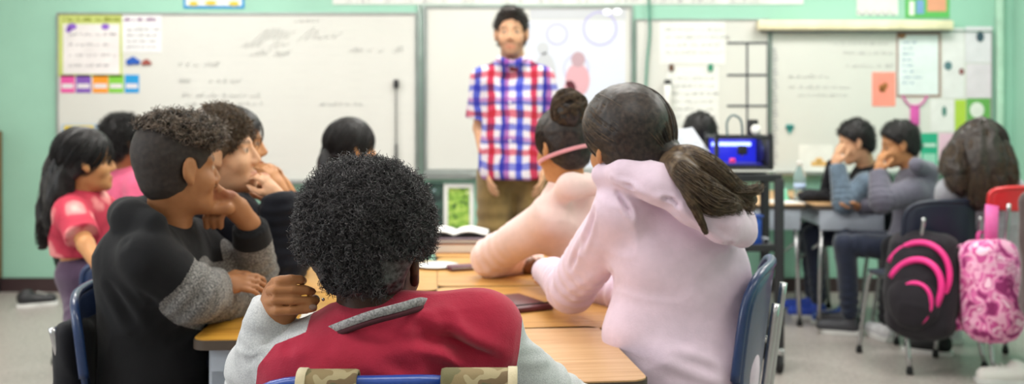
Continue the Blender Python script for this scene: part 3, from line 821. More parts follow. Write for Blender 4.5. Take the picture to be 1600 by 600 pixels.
def hand_prims(F, wr, d, n, s=.85, curl=.5, thumb=1, thumb_out=.5, spread=.12, ln=1.0, side=None):
    "d: wrist to fingers, n: out of the back of the hand, thumb side = thumb * (d x n)"
    d = unit(d); n = unit(np.asarray(n) - d * (np.asarray(n) @ d)); x = np.cross(d, n) * thumb
    def L(a, b, c): return wr + (x * a + d * b + n * c) * s
    R = np.stack([x, d, n], 1)
    F.ell(L(.0, .045, 0), A(.038, .050, .0155) * s, R, .012)
    F.cone(L(0, -.01, 0), L(0, .03, 0), .024 * s, .026 * s, .015)
    for i, (ox, l) in enumerate(((.028, .072), (.0095, .080), (-.0095, .074), (-.027, .058))):
        p = L(ox, .083, .002); a = spread * (1.5 - i) * .5
        r = (.0092, .0093, .0088, .0080)[i] * s; th = curl * .6; fr = (.45, .31, .24)
        pts = [p]; rd = [r * 1.1]
        for j in range(3):
            dd = (d * cos(th) - n * sin(th)) * cos(a) + x * sin(a)
            p = p + dd * l * s * fr[j] * ln; pts.append(p); rd.append(r * (1 - .1 * (j + 1))); th += curl
        F.chain(pts, rd, .004)
    p0 = L(.020, .015, -.005); p1 = p0 + (x * (.022 + .016 * thumb_out) + d * .030 - n * .010) * s
    p2 = p1 + (x * (.010 * thumb_out + .004) + d * .030 - n * (.008 + .012 * curl)) * s; p3 = p2 + (d * .024 - x * .004 * (1 - thumb_out) - n * .012 * curl) * s
    F.chain([p0, p1, p2, p3], [.017 * s, .0125 * s, .0105 * s, .0088 * s], .008)

def torso_prims(F, pel, neck, shL, shR, s, infl=0.0, bulk=1.0, k=.05, lo=0.0):
    up = unit(neck - pel); x = unit(shR - shL); x = unit(x - up * (x @ up)); f = np.cross(up, x)
    R = np.stack([x, f, up], 1); L = np.linalg.norm(neck - pel)
    for t, wx, wy in ((0, .148, .118), (.17, .146, .112), (.34, .134, .104), (.52, .140, .106), (.70, .150, .104), (.84, .128, .086)):
        if t < lo: continue
        bend = f * (-.025 * sin(t * pi)) * s
        F.ell(pel + up * (L * t) + bend, A(wx * s * bulk + infl, wy * s * bulk + infl, .105 * s + infl * .6), R, k)
    return R
PEOPLE = {}
def person(key, label, H, yaw, neck, pel, shL, elL, wrL, shR, elR, wrR, pitch=0, roll=0, s=.85, hs=.95, vox=.007, skin='tan',
           top=None, topname='sweater', infl=.014, bulk=1.0, sleeve=.012, bottom=None, group=None, legs=None, body_extra=None, top_extra=None, top_split=None, cols=None,
           hands=True, handL=None, handR=None, wrk=(.0035, 7), fold=None, face=True, ears=True, beard=False, short_sleeve=False, shoe=(60, 60, 66), top_vox=None, ripple=.004, neck_r=.05, wr_stretch=(1, 1, 1), standing=False, hood=False, knees=None):
    H, neck, pel, shL, elL, wrL, shR, elR, wrR = [np.asarray(v, float) for v in (H, neck, pel, shL, elL, wrL, shR, elR, wrR)]
    R = frame(yaw, pitch, roll)
    sk = SK[skin]
    x = unit(shR - shL); x[2] = 0; x = unit(x); f = np.cross(A(0, 0, 1.), x)
    if legs is None:
        spread = .085 * s
        hipL, hipR = pel - x * spread - A(0, 0, .02), pel + x * spread - A(0, 0, .02)
        if standing:
            knL, knR = hipL + f * .02 - A(0, 0, .44), hipR + f * .02 - A(0, 0, .44); anL, anR = A(*(knL - x * .02)[:2], .08), A(*(knR + x * .02)[:2], .08)
        else:
            kz = min(pel[2], .50)
            kl = .40 * s
            knL, knR = A(*(hipL + f * kl - x * .03)[:2], kz), A(*(hipR + f * kl + x * .03)[:2], kz)
            anL, anR = A(*(knL - f * .03)[:2], .085), A(*(knR - f * .02)[:2], .085)
    else: hipL, knL, anL, hipR, knR, anR = [np.asarray(v, float) for v in legs]
    pts = np.array([H, neck, pel, shL, elL, wrL, shR, elR, wrR, knL, anL, knR, anR])
    lo, hi = pts.min(0) - .17, pts.max(0) + .17; lo[2] = 0.0
    hi[2] = max(hi[2], H[2] + .16); h2 = hi.copy()
    org = A(pel[0], pel[1], 0.0)
    # ---- body: one continuous surface
    B = SDF(lo, hi, vox)
    head_prims(B, H, R, hs, face=face, ears=ears)
    B.cone(H + R @ (A(0, -.022, -.05) * hs), neck - A(0, 0, .03), neck_r * hs, neck_r * 1.08 * hs, .02)
    torso_prims(B, pel, neck, shL, shR, s, -.012, .92)
    for sh, el, wr in ((shL, elL, wrL), (shR, elR, wrR)):
        B.cone(neck - A(0, 0, .04), sh, .045 * s, .044 * s, .03)
        B.cone(sh, el, .042 * s, .035 * s, .02); B.cone(el, wr, .036 * s, .026 * s, .012)
    for hp, kn, an in ((hipL, knL, anL), (hipR, knR, anR)):
        B.cone(hp, kn, .074 * s, .052 * s, .03); B.cone(kn, an, .050 * s, .034 * s, .02)
        B.cone(an - A(0, 0, .03), an - A(0, 0, .045) + f * .12, .03 * s, .024 * s, .01)
    if hands:
        for sd, (el, wr, hd) in ((-1, (elL, wrL, handL)), (1, (elR, wrR, handR))):
            if callable(hd): hd(B)
            else:
                d0 = unit(wr - el); hp = dict(d=d0, n=np.cross(d0, x) if abs(d0 @ x) < .8 else A(0, 0, 1.), curl=.45)
                if hd: hp.update(hd)
                hp.setdefault('thumb', 1)
                hs_ = hp.pop('s', s * .98); hand_prims(B, wr, s=hs_, **hp)
    if body_extra: body_extra(B)
    V, F = B.mesh(); del B
    C = np.tile(np.array(srgb(sk)), (len(V), 1))
    if face: face_cols(V, C, H, R, hs, sk, beard)
    if cols: cols(V, C)
    body = obj('person', (V, F), M['skin'], org=org, col=C); body.location = tuple(org)
    tag(body, label, 'person', group)
    # ---- top
    G = SDF(lo, hi, top_vox or vox)
    torso_prims(G, pel, neck, shL, shR, s, infl, bulk)
    for sh, el, wr in ((shL, elL, wrL), (shR, elR, wrR)):
        G.cone(neck - A(0, 0, .05), sh, .048 * s + infl * .7, .046 * s + infl, .035)
        if short_sleeve:
            e2 = sh + (el - sh) * .78
            G.cone(sh, e2, .046 * s + sleeve, .050 * s + sleeve, .025, clip=True)
            continue
        rp = (ripple, 26, 1.0, .12, 1.0, .33)
        G.cone(sh, el, .046 * s + sleeve, .040 * s + sleeve, .025, rip=rp)
        w2 = el + (wr - el) * .97
        G.cone(el, w2, .041 * s + sleeve, .029 * s + sleeve * .75, .014, clip=True, rip=(ripple, 30, 2.0, .12, .1, .35))
        G.cone(el + (wr - el) * .86, wr, .029 * s + sleeve * .45, .028 * s + sleeve * .45, .004, clip=True)
    G.cone(neck - A(0, 0, .05), neck + (H - neck) * .10, (neck_r + .012) * hs + infl * .4, (neck_r + .008) * hs, .02, clip=True)
    if hood: hood(G, R)
    if top_extra: top_extra(G)
    V, F = G.mesh(); del G
    if wrk[0]: V = wrinkle(V, F, wrk[0], wrk[1], hash(key) % 17 if False else len(key) * 1.7, wr_stretch)
    if fold: V = folds(V, F, fold)
    if top_split:
        lab = np.zeros(len(F), int); cen = V[F].mean(1)
        for gi, gfn in enumerate(top_split): lab[gfn(cen) > 0] = gi + 1
        Vl = np.full(len(V), -1); mixed = np.zeros(len(V), bool)
        for kk in range(4):
            m_ = (Vl[F[:, kk]] >= 0) & (Vl[F[:, kk]] != lab); mixed[F[m_, kk]] = True; Vl[F[:, kk]] = lab
        for kk in range(4):
            m_ = Vl[F[:, kk]] != lab; mixed[F[m_, kk]] = True
        bi = np.nonzero(mixed)[0]; vx = top_vox or vox
        for gfn in top_split:
            for _ in range(2):
                q_ = V[bi]; g0 = gfn(q_); gr = np.stack([(gfn(q_ + e_) - g0) / 1e-4 for e_ in np.eye(3) * 1e-4], 1)
                st_ = -(g0 / (np.sum(gr * gr, 1) + 1e-6))[:, None] * gr; ok_ = np.linalg.norm(st_, axis=1) < vx * 1.1
                V[bi[ok_]] += st_[ok_]
        root = None
        for i, (nm, mt) in enumerate(top):
            Fi = F[lab == i]
            if len(Fi) == 0: continue
            u, inv = np.unique(Fi, return_inverse=True)
            o = obj(nm, (V[u], inv.reshape(-1, 4)), mt, body if root is None else root, org=org)
            if root is None: root = o
        topo = root
    else: topo = obj(topname, (V, F), top, body, org=org)
    # ---- trousers and shoes
    if bottom is not None:
        T = SDF(lo, hi, max(vox, .007))
        T.ell(pel + A(0, 0, .0), A(.150 * s + .012, .125 * s + .012, .12 * s), np.stack([x, f, A(0, 0, 1.)], 1), .03)
        for hp, kn, an in ((hipL, knL, anL), (hipR, knR, anR)):
            T.cone(hp, kn, .086 * s, .066 * s, .03, rip=(.004, 20, .5, .1, 1., .3)); T.cone(kn, an + A(0, 0, .01), .066 * s, .052 * s, .02, clip=True, rip=(.004, 22, .5, .1, .9, .4))
        V, F = T.mesh(); V = wrinkle(V, F, .004, 9, 3.0)
        obj('trousers', (V, F), bottom, body, org=org)
        sm = mat('shoe_upper', shoe, .6)
        for an in (anL, anR):
            S = SDF(an - .2, an + .25, .007); S.lo = S.lo
            S.cone(an + A(0, 0, -.015), an - A(0, 0, .03), .045 * s, .045 * s, .02); S.cone(an - A(0, 0, .040), an - A(0, 0, .045) + f * .15, .045 * s, .038 * s, .02)
            S.half(A(0, 0, .022), A(0, 0, -1)); V, F = S.mesh()
            sh_ = obj('shoe', (V, F), sm, body, org=org)
            so = [tuple(an[:2] + (x * (sx * .045) + f * (-.045 + .20 * ty))[:2] * 1.0) for sx, ty in ((-.8, 0), (.8, 0), (1, .3), (.95, .7), (.6, 1), (-.6, 1), (-.95, .7), (-1, .3))]
            obj('sole', prism([q for q in (so if True else so[::-1])], .002, .026), M['sole'], sh_, org=org, smooth=False)
    PEOPLE[key] = dict(body=body, org=org, R=R, H=H, hs=hs, top=topo, f=f, x=x, neck=neck, pel=pel)
    return PEOPLE[key]

def hairline(q, c=-.02, nx=(0, -.75, .65)):
    return q @ np.array(nx)
def hair_cap(p, name, m, grow=.010, vox=.006, c=-.024, extra=None, wr=(.0015, 60), n=(0, -.75, .65), side=0.0):
    H, R, s = p['H'], p['R'], p['hs']
    S = SDF(H - .24, H + .24, vox)
    def L(*a): return H + R @ (A(*a) * s)
    S.ell(L(0, -.016, .038), A(.073, .094, .084) * s + grow, R, .01)
    S.ell(L(0, -.030, -.010), A(.066, .074, .080) * s + grow * .8, R, .015)
    S.half(L(0, 0, 0) + R @ A(*n) * c * s / np.linalg.norm(n), -(R @ A(*n)), .006)
    S.half(L(0, 0, -.085), -(R @ A(0, 0, 1.)), .01)
    if extra: extra(S, L, R, s)
    V, F = S.mesh()
    if wr: V = wrinkle(V, F, wr[0], wr[1], 4.0)
    return obj(name, (V, F), m, p['body'], org=p['org'])
def curl_field(p, center, rad, N, mask, ln=(.012, .03), cr=.0045, r=.0007, K=11, turns=1.6, lift=0.0, m=None, name='curls', parent=None, seed=1, lump=0.0):
    R = p['R']; g = np.random.default_rng(seed)
    d = g.normal(size=(N * 3, 3)); d /= np.linalg.norm(d, axis=1)[:, None]
    q = d * np.asarray(rad)
    ok = mask(q + np.asarray(center)); q = q[ok][:N]; d = d[ok][:N]; n = len(q)
    nr = d / np.asarray(rad); nr /= np.linalg.norm(nr, axis=1)[:, None]
    q = q + np.asarray(center)
    if lump: q = q + nr * (lump * vnoise(q, 22, 3.0))[:, None]
    t = np.linspace(0, 1, K)[None, :, None]
    u = np.cross(nr, g.normal(size=(n, 3))); u /= np.linalg.norm(u, axis=1)[:, None]; v = np.cross(nr, u)
    l = g.uniform(ln[0], ln[1], (n, 1, 1)); ph = g.uniform(0, 2 * pi, (n, 1, 1)); c = cr * g.uniform(.6, 1.3, (n, 1, 1))
    drift = (u * g.normal(size=(n, 1)) * .35)[:, None] * t * l
    P_ = q[:, None] + nr[:, None] * (t * l - .006) + drift + c * (np.cos(ph + turns * 2 * pi * t) * u[:, None] + np.sin(ph + turns * 2 * pi * t) * v[:, None])
    Pw = p['H'] + P_ @ R.T
    V, F = strands(Pw, np.linspace(r, r * .6, K)[None, :])
    return obj(name, (V, F), m, parent or p['body'], org=p['org'])
def guides(G, N, rad, K=26, wave=.004, seed=2, r=.0008, jit=.12):
    "strands following a list of guide curves (each a list of world points); rad = bundle radius along the curve"
    g = np.random.default_rng(seed); out = []
    per = max(1, N // len(G))
    for pts in G:
        c = smoothpath(pts, 8); tt = np.linspace(0, len(c) - 1, K); i = np.floor(tt).astype(int); j = np.minimum(i + 1, len(c) - 1); c = c[i] + (c[j] - c[i]) * (tt - i)[:, None]
        T = np.gradient(c, axis=0); T /= np.linalg.norm(T, axis=1)[:, None]
        u = np.cross(T, (0, 0.2, 1.0)); u /= np.linalg.norm(u, axis=1)[:, None] + 1e-9; v = np.cross(T, u)
        a = g.uniform(0, 2 * pi, per); q = np.sqrt(g.uniform(0, 1, per))
        rr = np.interp(np.linspace(0, 1, K), np.linspace(0, 1, len(rad)), rad)
        w1 = g.uniform(0, 2 * pi, (per, 1)); fr = g.uniform(.6, 1.6, (per, 1)); t = np.linspace(0, 1, K)[None]
        off = (q * np.cos(a))[:, None] * rr + wave * np.sin(fr * 2 * pi * t * 1.5 + w1) * t
        of2 = (q * np.sin(a))[:, None] * rr + wave * np.cos(fr * 2 * pi * t * 1.5 + w1 * 2) * t
        le = g.uniform(1 - jit * 1.6, 1, (per, 1)); Pt = c[None] + off[..., None] * u[None] + of2[..., None] * v[None]
        # shorten some strands
        k0 = np.clip(t * le * (K - 1), 0, K - 1 - 1e-6); ii = np.floor(k0).astype(int); fr_ = (k0 - ii)[..., None]
        b = np.arange(per)[:, None]; Pt = Pt[b, ii] * (1 - fr_) + Pt[b, np.minimum(ii + 1, K - 1)] * fr_
        out.append(Pt)
    Pt = np.concatenate(out); K = Pt.shape[1]
    return strands(Pt, (r * np.linspace(1, .5, K))[None])
def scalp_lines(p, to, N, grow=.012, c=-.024, K=16, seed=3, r=.0008, nx=(0, -.75, .65), jag=.003):
    "combed strands from the hairline over the skull to the local point `to`"
    H, R, s = p['H'], p['R'], p['hs']; g = np.random.default_rng(seed)
    cen = A(0, -.016, .034) * s; rad = A(.073, .094, .084) * s + grow
    n = unit(nx); d = g.normal(size=(N * 4, 3)); d /= np.linalg.norm(d, axis=1)[:, None]
    q = cen + d * rad; ok = (q @ n > c * s) & (q[:, 2] > -.08 * s); d = d[ok][:N]
    e = unit((np.asarray(to) * s - cen) / rad)
    t = np.linspace(0, 1, K)[None, :, None]
    ang = np.arccos(np.clip(d @ e, -1, 1))[:, None, None]
    P_ = (np.sin((1 - t) * ang) * d[:, None] + np.sin(t * ang) * e) / (np.sin(ang) + 1e-6)
    ht = 1 + (jag * g.normal(size=(len(d), 1, 1)) / .08) * np.sin(t * pi)
    P_ = cen + P_ * rad * ht
    return strands(H + P_ @ R.T, (r * np.ones(K))[None])
# ================================================================== the boy in the maroon jacket (nearest)
def rib_mat():
    m, nt, b = new_mat('grey_rib_knit'); v = coords(nt); n = noise_n(nt, v, 260, 2, .6)
    nt.links.new(ramp(nt, n.outputs[0], [(.35, (118, 116, 118)), (.65, (176, 174, 176))]), b.inputs['Base Color']); b.inputs['Roughness'].default_value = .95
    return m
M['maroon'] = cloth('maroon_fleece', (176, 40, 66), .05, .3, .2)
M['heather'] = cloth('light_heather_grey', (196, 197, 199), .04, .3, .2, speck=((178, 180, 184), (210, 211, 212)), sscale=380)
M['rib'] = rib_mat()
H0 = P(584, 412, 1.80)
neck0 = P(584, 505, 1.775)
shL0, elL0, wrL0 = P(462, 580, 1.77), P(392, 640, 1.91), P(425, 512, 1.765)
shR0, elR0 = P(745, 528, 1.79), P(893, 650, 1.93)
R0 = frame(14, 4, -3)
def hand_front(B):
    pz = [437, 453, 470, 486]
    Yb = 1.735
    B.ell(P(438, 468, 1.766), A(.032, .015, .040), None, .010)
    B.cone(P(428, 505, 1.768), P(436, 482, 1.76), .026, .028, .02)
    for i, y in enumerate(pz):
        x0 = (424, 417, 416, 420)[i]; xm = (452, 455, 455, 452)[i]; xe = (480, 494, 500, 496)[i]
        ys = (y + 2, y, y, y)[i]; r = (.0078, .0080, .0079, .0082)[i]
        B.chain([P(x0 + 4, ys + 1, Yb + .012), P(x0 + 14, ys - 1, Yb - .010), P(xm + 2, y - 1, Yb - .014), P((xm + xe) / 2 + 4, y - (0, 0, 0, 3)[i], Yb - .006), P(xe - 6, y + (2, 3, 0, -5)[i], Yb + (.014, .012, .004, -.008)[i])],
                [r * .98, r * 1.06, r * 1.0, r * .95, r * .86], .0012)
    B.chain([P(440, 492, 1.765), P(470, 478, 1.79), P(492, 468, 1.80)], [.013, .0105, .009], .01)
def front_cols(V, C):
    q = (V - H0) @ R0; mm = (q[:, 2] < -.02) & (q[:, 2] > -.092) & (q[:, 1] < .0) & (np.linalg.norm(q, axis=1) < .14); C[mm] = C[mm] * .45 + np.array(srgb((38, 30, 28))) * .55
    d = np.linalg.norm(V - P(450, 470, 1.74), axis=1); m = np.clip((.075 - d) / .03, 0, 1)[:, None]
    C[:] = C * (1 - m) + np.array(srgb((172, 116, 74))) * m
def front_top(G):
    # padded shoulder yoke and back
    G.cone(P(640, 520, 1.77), P(752, 512, 1.79), .070, .062, .05)
    G.cone(P(490, 560, 1.76), P(560, 540, 1.76), .055, .06, .05)
    # cuff bunched round the wrist
    G.cone(P(408, 545, 1.80), P(420, 498, 1.772), .041, .040, .012)
    G.cone(P(408, 492, 1.785), P(404, 472, 1.79), .018, .012, .015)
    G.cone(P(412, 562, 1.80), P(398, 570, 1.84), .046, .05, .02)
def seamR(c): return c[:, 0] - (P(806, 500, 1.77)[0] + .012 * np.sin((c[:, 2] - .8) * 14))
aL, bL = P(404, 588, 1.74), P(478, 513, 1.74)
nL = unit(A(-(bL - aL)[2], 0, (bL - aL)[0]))
if nL[0] > 0: nL = -nL
def side(pa, pb, c):
    a, b = P(*pa, 1.74), P(*pb, 1.74); n = unit(A(-(b - a)[2], 0, (b - a)[0])); n = -n if n[0] > 0 else n
    return (c - a) @ n
split0 = [seamR, lambda c: np.maximum(side((401, 600), (407, 566), c), np.minimum((P(484, 500, 1.74)[0] - c[:, 0]), np.maximum(side((405, 570), (434, 534), c), side((434, 534), (480, 514), c))))]
f0 = [(P(655, 515, 1.70), P(775, 568, 1.72), .013, 0.0210), (P(690, 500, 1.71), P(725, 552, 1.71), .012, 0.0120), (P(520, 545, 1.70), P(640, 580, 1.68), .012, 0.0105), (P(455, 545, 1.71), P(520, 540, 1.71), .010, 0.0090),
      (P(600, 525, 1.70), P(700, 540, 1.70), .010, 0.0075), (P(385, 560, 1.77), P(440, 560, 1.74), .010, 0.0150), (P(380, 535, 1.77), P(430, 540, 1.74), .008, 0.0120), (P(376, 590, 1.8), P(420, 585, 1.75), .009, 0.0120), (P(820, 560, 1.75), P(870, 545, 1.85), .010, 0.0105)]
p0 = person('front', 'boy seen from behind with round black afro and maroon jacket, one hand at his ear', H0, 14, neck0, A(-.25, 1.80, .53),
            shL0, elL0, wrL0, shR0, elR0, A(-.02, 2.13, .738), pitch=4, roll=-3, s=.82, hs=1.0, vox=.0038, skin='deep', neck_r=.056,
            top=[('jacket', M['maroon']), ('sleeve', M['heather']), ('sleeve', M['heather'])], top_split=split0, infl=.020, sleeve=.022, top_extra=front_top, fold=f0,
            bottom=M['denim'], handL=hand_front, handR=dict(n=A(0, 0, 1.), curl=.3, thumb=-1), cols=front_cols, wrk=(.0035, 9), ripple=.006, top_vox=.005)
# ribbed collar, low at the left and high at the right
col_pts = [P(503, 521, 1.715), P(540, 506, 1.685), P(580, 492, 1.672), P(625, 480, 1.680), P(658, 471, 1.72), P(668, 478, 1.78), P(650, 500, 1.84), P(560, 525, 1.86), P(505, 528, 1.79)]
cp = smoothpath(col_pts + [col_pts[0]], 6)
obj('collar', flat_tube(cp[:-1].tolist() + [cp[-1].tolist()], (0.1, 0, 1.), .0068, .0035), M['rib'], p0['top'], org=p0['org'])
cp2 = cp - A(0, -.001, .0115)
obj('collar_dark_rib', tube(cp2, .0055, 8), mat('dark_maroon_rib', (70, 26, 36), .9), p0['top'], org=p0['org'])  # dark maroon rib running just below the grey collar
H, R, hs = p0['H'], p0['R'], p0['hs']
# afro: soft lumpy core, then thousands of coils
cc0 = R.T @ (P(572, 354, 1.80) - H)
def afro_mask(q):
    z, y = q[:, 2], q[:, 1]
    return ((q @ A(0, -.62, .78) > -.034) | ((y < -.01) & (z > -.066))) & ~((np.abs(q[:, 0]) > .055) & (z < -.01) & (y > -.045))
S = SDF(H - .24, H + .28, .006)
S.ell(H + R @ cc0, A(.113, .115, .112), R, .01)
S.ell(H + R @ A(0, -.035, .0), A(.084, .076, .068), R, .03)
S.half(H + R @ A(0, .085, -.0), R @ A(0, .8, -.6), .01)
S.half(H + R @ A(0, 0, -.046), R @ A(0, .1, -1.), .012)
for q in (-1, 1): S.ell(H + R @ A(q * .098, .004, -.030), A(.044, .060, .050), R, .012, sub=True)
V, F = S.mesh(); V = wrinkle(V, F, .0045, 38, 2.0, ridge=False)
hair0 = obj('hair', (V, F), M['hair_coil'], p0['body'], org=p0['org'])
# coils rooted on the sculpted core itself, so they follow its outline
def coils_on(p, V, F, N, parent, m, ln, cr, r, turns, seed, mask=None, K=11, name='curls'):
    g = np.random.default_rng(seed); Nn = vnormals(V, F); idx = g.integers(0, len(V), N)
    if mask is not None: idx = idx[mask(((V[idx] - p['H']) @ p['R']))]
    q = V[idx] + g.normal(size=(len(idx), 3)) * .002; nr = Nn[idx] + g.normal(size=(len(idx), 3)) * .35; nr /= np.linalg.norm(nr, axis=1)[:, None]; n = len(q)
    t = np.linspace(0, 1, K)[None, :, None]
    u = np.cross(nr, g.normal(size=(n, 3))); u /= np.linalg.norm(u, axis=1)[:, None]; v = np.cross(nr, u)
    l = g.uniform(ln[0], ln[1], (n, 1, 1)) * (1 + .5 * vnoise(q, 40, 2.)[:, None, None]); ph = g.uniform(0, 2 * pi, (n, 1, 1)); c = cr * g.uniform(.5, 1.4, (n, 1, 1))
    P_ = q[:, None] + nr[:, None] * (t * l - .003) + c * ((np.cos(ph + turns * 2 * pi * t) - np.cos(ph)) * u[:, None] + (np.sin(ph + turns * 2 * pi * t) - np.sin(ph)) * v[:, None])
    return obj(name, strands(P_, np.linspace(r, r * .55, K)[None, :]), m, parent, org=p['org'])
coils_on(p0, V, F, 21000, hair0, M['hair_coil'], (.008, .022), .0034, .00080, 1.7, 11, mask=lambda q: (q[:, 2] > -.040) & ~((np.abs(q[:, 0]) > .050) & (q[:, 2] < .012)))
obj('earring', lathe([(0, -.003), (.0022, -.002), (.003, 0), (.0022, .002), (0, .003)], P(505, 468, 1.745), 10), M['chrome'], p0['body'], org=p0['org'])
nv, nf = lathe([(0, -.0012), (.0045, -.0006), (.0052, .0004), (.003, .0014), (0, .0016)], (0, 0, 0), 14, np.array([[1.35, 0, 0], [0, 0, -1], [0, 1, 0]]).T)
obj('fingernail', (nv + P(489, 480, 1.7205), nf), mat('fingernail', (132, 98, 84), .3), p0['body'], org=p0['org'])

# ================================================================== the girl in the lavender hoodie
M['lav'] = cloth('lavender_fleece', (226, 203, 220), .03, .25, .25)
H1 = P(978, 226, 2.42); neck1 = P(1012, 300, 2.47)
pel1 = A(.455, 2.52, .50)
sh1, el1, wr1 = P(975, 330, 2.40), P(892, 452, 2.66), P(862, 425, 2.88)
def lav_extra(G):
    G.ell(P(1095, 440, 2.46), A(.115, .12, .16), None, .07)
    G.ell(P(1100, 560, 2.46), A(.125, .13, .15), None, .06)
    G.ell(P(1050, 370, 2.45), A(.12, .11, .12), None, .06)
    # hood lying on the back: rolled opening and hanging pouch
    G.chain([P(945, 272, 2.40), P(980, 270, 2.345), P(1030, 288, 2.30), P(1085, 318, 2.29), P(1130, 345, 2.30), P(1158, 362, 2.33)], [.030, .036, .040, .044, .044, .034], .03)
    G.chain([P(1010, 262, 2.38), P(1060, 290, 2.33), P(1120, 325, 2.34), P(1160, 345, 2.37)], [.032, .040, .042, .028], .03)
    # bunched cuff
    G.cone(P(862, 432, 2.84), P(852, 424, 2.90), .034, .036, .012)
    # sweater drape at the hem
    G.cone(P(1000, 520, 2.42), P(1060, 600, 2.40), .09, .10, .06)
ff = [(P(985, 470, 2.28), P(1100, 505, 2.28), .012, 0.0210), (P(965, 420, 2.30), P(1060, 455, 2.28), .011, 0.0135), (P(1000, 540, 2.28), P(1150, 590, 2.30), .014, 0.0180), (P(1010, 500, 2.27), P(1150, 535, 2.28), .012, 0.0120),
      (P(880, 475, 2.58), P(965, 425, 2.42), .011, 0.0120), (P(905, 395, 2.46), P(930, 330, 2.38), .008, 0.0105), (P(890, 420, 2.52), P(915, 370, 2.45), .007, 0.0075), (P(1000, 430, 2.28), P(985, 340, 2.32), .006, 0.0090), (P(965, 300, 2.34), P(995, 350, 2.31), .006, 0.0105),
      (P(960, 278, 2.33), P(1050, 312, 2.25), .0045, 0.0150), (P(1050, 312, 2.25), P(1150, 385, 2.27), .0045, 0.0165), (P(1010, 470, 2.28), P(1040, 600, 2.28), .012, 0.0105)]
p1 = person('lav', 'girl in a lavender hoodie with a long brown ponytail', H1, -28, neck1, pel1, sh1, el1, wr1,
            P(1062, 335, 2.58), P(1010, 470, 2.80), A(.17, 3.02, .755), pitch=2, roll=-2, s=.90, hs=1.0, vox=.0055, skin='tan', top=M['lav'], topname='hoodie', infl=.026, sleeve=.024,
            top_extra=lav_extra, fold=ff, bottom=M['denim'], wrk=(.004, 8), ripple=.005, handL=dict(n=A(-.3, -1, .2), curl=.7, thumb=-1), handR=dict(n=A(0, 0, 1.), curl=.4, thumb=-1))
def lav_hair(S, L, R, s):
    S.ell(P(980, 196, 2.43), A(.104, .118, .098), None, .02)
    S.ell(P(1012, 232, 2.42), A(.070, .07, .055), None, .03)
    S.cone(P(1020, 236, 2.38), P(1050, 248, 2.35), .05, .034, .03)
hair1 = hair_cap(p1, 'hair', M['hair_dark'], .016, .006, -.018, lav_hair, wr=(.001, 70))
# combed strands on the visible cap, sweeping to the hair tie
tie = P(1048, 247, 2.345)
def comb(cen, rad, tie_w, N, r, seed, keep, K=18, jag=.02):
    g = np.random.default_rng(seed); d = g.normal(size=(N * 4, 3)); d /= np.linalg.norm(d, axis=1)[:, None]
    q = cen + d * rad; d = d[keep(q)][:N]
    e = unit((tie_w - cen) / rad); t = np.linspace(0, 1, K)[None, :, None]
    ang = np.arccos(np.clip(d @ e, -.995, .995))[:, None, None]
    D_ = (np.sin((1 - t) * ang) * d[:, None] + np.sin(t * ang) * e) / (np.sin(ang) + 1e-6)
    clump = vnoise(d, 9, 1.)[:, None, None]
    Pt = cen + D_ * rad * (1.004 + jag * (g.normal(size=(len(d), 1, 1)) * .35 + clump * .6) * np.sin(t * pi))
    e_w = cen + e * rad; Pt = Pt + (tie_w - e_w) * t ** 3
    return strands(Pt, np.full((1, K), r))
kp = lambda q: (q[:, 0] > P(912, 200, 2.4)[0] - .02) & (q[:, 2] > P(980, 262, 2.42)[2])
obj('combed_strands', comb(P(980, 196, 2.43), A(.105, .119, .099), tie, 2600, .0008, 21, kp, jag=.035), M['hair_dark'], hair1, org=p1['org'])
obj('highlight_strands', comb(P(980, 196, 2.43), A(.1055, .1195, .0995), tie, 900, .0009, 22, kp, jag=.035), M['hair_brown'], hair1, org=p1['org'])  # lighter brown strands stand in for highlights on the dark hair
# ponytail
G1 = [[P(1046, 246, 2.35), P(1075, 243, 2.31), P(1110, 262, 2.30), P(1140, 292, 2.31), P(1168, 305, 2.33)],
      [P(1044, 252, 2.34), P(1066, 262, 2.28), P(1096, 290, 2.25), P(1130, 315, 2.26), P(1155, 328, 2.28)],
      [P(1042, 250, 2.34), P(1060, 262, 2.27), P(1080, 290, 2.24), P(1110, 318, 2.24), P(1146, 322, 2.26)],
      [P(1050, 246, 2.35), P(1085, 250, 2.32), P(1125, 282, 2.32), P(1150, 306, 2.33), P(1178, 312, 2.34)]]
G2 = [[P(1040, 254, 2.33), P(1056, 270, 2.26), P(1076, 305, 2.225), P(1092, 338, 2.225), P(1104, 366, 2.24)]]
pt = joinq([guides(G1, 3000, [.016, .024, .027, .026, .018], 26, .006, 5, .0009), guides(G2, 480, [.012, .014, .012, .008, .003], 24, .003, 6, .0009),
            guides([[P(1120, 290, 2.30), P(1150, 300, 2.30), P(1180, 296, 2.32), P(1188, 288, 2.33)], [P(1130, 300, 2.30), P(1160, 318, 2.30), P(1176, 330, 2.31)]], 260, [.012, .014, .013, .012], 16, .006, 7, .0008)])
obj('ponytail', pt, M['hair_brown'], hair1, org=p1['org'])
S = SDF(P(1030, 262, 2.34) - .1, P(1180, 300, 2.3) + .16, .007)
for g_ in G1: S.chain(smoothpath(g_, 3), np.interp(np.linspace(0, 1, 13), [0, .25, .6, 1], [.018, .023, .022, .010]), .012)
S.chain(smoothpath(G2[0], 3), np.linspace(.012, .003, 13), .01)
obj('ponytail_core', S.mesh(), M['hair_brown'], hair1, org=p1['org'])
tr = unit(P(1075, 250, 2.31) - tie)
obj('hair_tie', tube([tie + (np.cross(tr, A(0, 0, 1.)) * cos(a) + A(0, 0, 1.) * sin(a)) * .024 for a in np.linspace(0, 2 * pi, 20)], .005, 8), M['rubber'], hair1, org=p1['org'])
